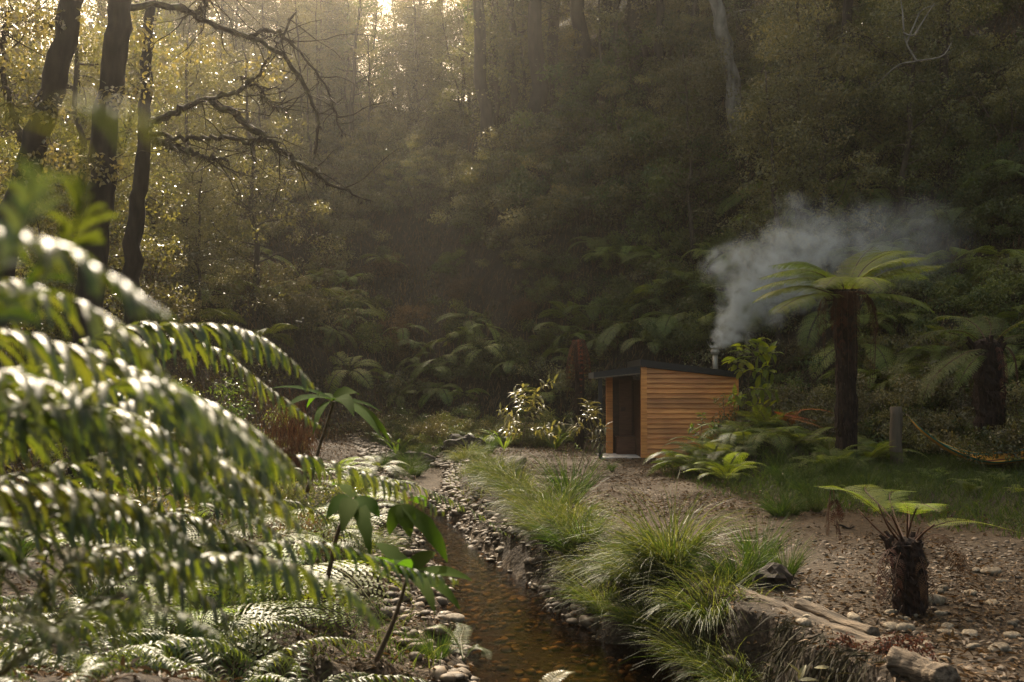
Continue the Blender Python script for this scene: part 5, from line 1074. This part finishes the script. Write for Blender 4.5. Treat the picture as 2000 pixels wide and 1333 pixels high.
for px, py, r, k, lb in [(1935, 1123, 18, 0, "largest pale stone on the right of the path gravel"), (1908, 1119, 11, 1, "small pale stone touching the left side of the largest gravel stone"), (1668, 1212, 16, 2, "oblong pale stone at the head of the stone pile"), (1672, 1232, 20, 3, "blocky stone at the front left of the stone pile"),
                     (1740, 1200, 13, 0, "rounded stone against the foot of the shaggy trunk"), (1742, 1232, 17, 1, "light stone in the middle of the pile"), (1770, 1233, 19, 4, "long flat stone in the middle of the pile"), (1758, 1212, 10, 5, "egg shaped stone in the pile"), (1772, 1213, 9, 2, "small round stone beside the egg shaped one"),
                     (1822, 1180, 25, 4, "long low stone right behind the shaggy trunk"), (1850, 1230, 14, 3, "grey stone standing apart to the right of the pile"), (1950, 1275, 22, 0, "broad pale stone in the dark lower right gravel"), (1812, 1265, 13, 1, "pointed stone below the pile"), (1845, 1292, 11, 5, "small stone above the sawn log end"),
                     (1574, 1175, 11, 2, "upright stone by the half buried log"), (885, 1216, 21, 0, "round grey stone at the edge of the left gravel"), (835, 1175, 9, 3, "pale stone lodged in the left leaf litter"), (880, 1275, 16, 4, "flat stone in the lower left gravel"), (930, 1282, 12, 1, "dull stone beside the flat one at the lower water edge"), (1785, 1205, 9, 1, "small tan stone next to the trunk foot")]:
    p = gp(px, py); stone(k, p, r / F * p[1], lb)
for j in range(32):
    p = gp(rng.uniform(1560, 2000), rng.uniform(1090, 1310));
    if p is not None and p[0] > np.interp(p[1], RBY, RBX): stone(j, p, .028 + .035 * rng.random(), "fist sized stone in the gravel around the shaggy trunk", "stones around the young tree fern")
for j in range(26):
    y = rng.uniform(5.8, 12); x = float(np.interp(y, RBY, RBX)) - rng.uniform(.1, .5); stone(j, (x, y, tz(x, y)), .03 + .05 * rng.random(), "stone set in the face of the cut bank", "stones in the cut bank", None, .5)
for j in range(70):
    y = rng.uniform(13, 25); x = float(stream_x(y)) + rng.uniform(-1.1, .9); z = tz(x, y)
    if z > water_z(y) - .03: stone(j, (x, y, z), .05 + .07 * rng.random(), "grey cobble in the pebble bed of the stream", "cobbles in the stream bed")
for px, py, r, lb in ((870, 1045, 9, "wet pale stone in the glittering riffle"), (880, 1052, 8, "second wet stone just right of the riffle stone"), (852, 1068, 9, "flat wet stone at the foot of the riffle"), (975, 1115, 9, "glinting wet stone at the right water edge")):
    p = gp(px, py); stone(1, p, r / F * p[1], lb)
p = G(990, 925, .05); p[2] = tz(p[0], p[1]); b_ = rock_mesh(77, M['rock'], .62, .25); o = obj("boulder", b_, loc=(p[0], p[1], p[2] + .08)); o.scale = (.5, .36, .42); o.rotation_euler = (.1, -.35, .4); tag(o, "pale sunlit boulder behind the bank grass", "boulder")
p = G(1090, 940, .0); p[2] = tz(p[0], p[1]); o = obj("boulder", b_, loc=(p[0], p[1], p[2])); o.scale = (.3, .25, .2); o.rotation_euler = (0, 0, 2); tag(o, "low brown boulder under the tall upright tuft", "boulder")
p = at(1250, 10.4); o = obj("boulder", b_, loc=(1.12, 10.2, tz(1.12, 10.2) - .35)); o.scale = (.22, .3, .3); o.rotation_euler = (.3, .2, 1); tag(o, "mossy dark stone set in the undercut bank", "boulder")

# ------------------------------------------------------------------ logs and stumps
def log_mesh(L, r, end=True):
    g = Geo(); n = 24; q = np.stack([np.linspace(0, L, n), .04 * np.sin(np.linspace(0, 3, n)), .02 * np.cos(np.linspace(0, 5, n))], -1)
    tube(g, q, r * (1 + .12 * fbm(np.arange(n) * .35, np.zeros(n), 4)), 16, .5, 0, .07); return g
def log(name, label, a, b, r, mat='driftwood', cat="log"):
    a = np.asarray(a); b = np.asarray(b); d = b - a; L_ = np.linalg.norm(d); root = thing(name, label, cat, a); root.rotation_euler = Vector(d).to_track_quat('X', 'Z').to_euler()
    o = obj("wood", log_mesh(L_, r), M[mat], root, smooth=True)
    return root
def logat(px, py, Y): return P(px, py, Y)
log("log", "half buried weathered log along the top of the bank below the stump", G(1445, 1172, .0), G(1735, 1280, .02), .085)
log("log", "split grey plank of driftwood lying behind the half buried log", G(1560, 1185, .06), G(1705, 1240, .07), .05)
r_ = log("log", "short sawn log with pale cut end in the lower right", G(1745, 1296, .09), G(1850, 1330, .10), .085)
g = Geo(); tube(g, [(-.004, 0, 0), (.02, 0, 0)], [.1, .1], 16)
log("branch", "thin dark stick lying on the path behind the young tree fern", G(1640, 1029, .03), G(1668, 1030, .03), .012, 'dark_bark', "stick")
log("branch", "slim root stick running down beside the half buried log", G(1560, 1180, .03), G(1680, 1222, .04), .014, 'dark_bark', "stick")
log("branch", "fallen stick in the leaf litter of the left bank", P(640, 1165, 6.6), P(735, 1155, 6.8), .028, 'twig', "stick")
log("branch", "pale straight stick poking from the left slope", P(580, 632, 9.0), P(592, 623, 9.0), .010, 'pale_bark', "stick")
def stump(label, p, s, seed, mat='dark_bark', roots=9):
    root = thing("stump", label, "stump", p); V, T = ICO3; rr = np.random.default_rng(seed); V = V * np.array(s); d = nrm(V)
    V = V * (1 + .5 * fbm(d[:, 0] * 3 + 9, d[:, 2] * 3 + d[:, 1] * 2, seed, 4))[:, None]; g = Geo(); g.add(V, None, T, .5); obj("wood", g, M[mat], root)
    for k in range(roots):
        a = rr.random() * 6.283; g = Geo(); q = limb((math.cos(a) * s[0] * .5, math.sin(a) * s[1] * .5, -.05), (math.cos(a), math.sin(a), -.4), s[0] * 1.3, 8, .3); tube(g, q, np.linspace(s[2] * .16, s[2] * .03, 9), 6, .5, 0, .2); obj("root", g, M[mat], root)
    return root
p = P(1508, 1118, 8.9); stump("rounded dark rotten stump poking through the bank grass", p + np.array((0, 0, -.06)), (.17, .16, .14), 3)
p = G(905, 888, .0); p[2] = tz(p[0], p[1]); stump("dark shaggy root stump at the head of the stream bed", p + np.array((0, 0, .15)), (.55, .4, .32), 5)
p = G(800, 900, -.15); p[2] = tz(p[0], p[1]); stump("eroded dark bank root mass left of the dry bed", p + np.array((0, 0, .1)), (.6, .45, .28), 8)
# rusty creeper trailing over the lower right bank
g = Geo()
for k in range(60):
    px = rng.uniform(1600, 1800); p0 = P(px, rng.uniform(1240, 1290), 6.9 - (px - 1600) / 400); L_ = .15 + .4 * rng.random(); n = 40
    q = bez([p0, p0 + np.array((rng.normal() * .06, -.08, -.03)), p0 + np.array((rng.normal() * .08, -.14, -L_))], n); leaves(g, q + rng.normal(size=(n, 3)) * .012, rng.normal(size=(n, 3)) + np.array((0, 0, -.5)), rng.normal(size=(n, 3)), .018 + .012 * rng.random(n), .014, rng.random(n), .05)
tag(obj("creeper", g, M['dead_frond']), "rust brown creeper trailing down the lower right bank", "creeper")
g = Geo(); p0 = P(1560, 1335, 6.6)
for a, b in (((0, 0, 0), (-.10, -.05, .02)), ((0, 0, .02), (.12, -.03, .05)), ((0, 0, .02), (.05, .05, .10)), ((.1, 0, .1), (.2, -.03, .12)), ((.02, 0, .05), (-.05, 0, .13))): big_leaf(g, a, np.subtract(b, a), (0, -.3, 1), .13, .04, .5, rng.random(), 0, 5, .2)
tag(obj("seedling", g, M['pale_leaf'], loc=p0), "small pale leaved seedling in the dark under the right bank", "seedling")
o = obj("fern", bipinnate(px_path([(1040, 1420, 5.6), (1065, 1345, 5.7), (1095, 1315, 5.8), (1125, 1312, 5.9)], P(1040, 1420, 5.6)), 22, .07, .02, 8, .3, .1, .004, .4), [M['pale_leaf'], M['green_stalk']], loc=P(1040, 1420, 5.6)); tag(o, "single pale fern frond rising at the bottom edge over the stream", "fern")
p = gb(-.6, 6.4); root = thing("fern", "small bright fern by the water at the lower left gravel", "fern", p)
for q in ([(905, 1290, 6.4), (890, 1250, 6.4), (865, 1225, 6.4), (835, 1225, 6.4)], [(905, 1290, 6.4), (925, 1265, 6.4), (945, 1270, 6.4), (960, 1290, 6.3)], [(905, 1290, 6.4), (900, 1250, 6.6), (905, 1225, 6.8), (890, 1215, 7)]):
    obj("frond", bipinnate(px_path(q, p), 20, .07, .02, 8, .4, .1, .004, .4), [M['fern'], M['green_stalk']], root)
# mid distance ferns and bushes on the left bank
mid = [(455, 780, 8.5), (520, 870, 7.5), (600, 720, 12), (690, 690, 17), (720, 760, 18), (380, 700, 11), (560, 640, 15), (480, 600, 17), (640, 860, 11), (700, 830, 15), (420, 860, 7), (330, 800, 8), (590, 800, 10), (740, 700, 22), (660, 620, 20)]
for j, (px, py, Y) in enumerate(mid):
    p = at(px, Y); o = obj("fern", FERN[j % 4], loc=p); ss = .75 + .45 * rng.random(); o.scale = (ss,) * 3; o.rotation_euler = (rng.normal() * .1, rng.normal() * .1, rng.random() * 6.28); tag(o, "feathery fern half way down the left bank", "fern", "ferns on the left bank")
for j in range(15):
    px = rng.uniform(150, 560); Y = rng.uniform(9.5, 20); p = at(px, Y); place_shrub((0, 4, 2, 5)[j % 4], p - np.array((0, 0, .1)), .3 + .022 * Y * rng.random(), "scrubby bush on the left bank between the ferns and the slope", "bushes on the left bank")
g = Geo()
for k in range(110):
    p = at(rng.uniform(520, 600), rng.uniform(12.5, 14)); q = p + np.array((0, 0, .9 + .9 * rng.random())); n = 24
    pts = np.stack([q] * n) + np.stack([rng.normal(size=n) * .12, rng.normal(size=n) * .12, -np.linspace(0, 1, n) * q[2] * .5], -1); leaves(g, pts, rng.normal(size=(n, 3)) * .3 + np.array((0, 0, -1)), rng.normal(size=(n, 3)), .12 + .12 * rng.random(n), .008, rng.random(n), .02)
tag(obj("dry_grass", g, M['litter'], ), "dry straw coloured hanging grass on the left slope", "grass")
#---PART4---
# ------------------------------------------------------------------ haze
HAZE_D, HAZE_G, HAZE_C = 0.0013, 0.89, (0.70, 0.67, 0.61)
m, t, b, out = newmat("haze"); t.nodes.remove(b); pv = nd(t, "ShaderNodeVolumePrincipled")
pv.inputs["Color"].default_value = (*HAZE_C, 1); pv.inputs["Density"].default_value = HAZE_D; pv.inputs["Anisotropy"].default_value = HAZE_G; t.links.new(pv.outputs[0], out.inputs["Volume"])
g = Geo(); box(g, -160, 170, -160, 180, ZZ.min() - 1, 52); tag(obj("haze", g, m), kind="stuff")
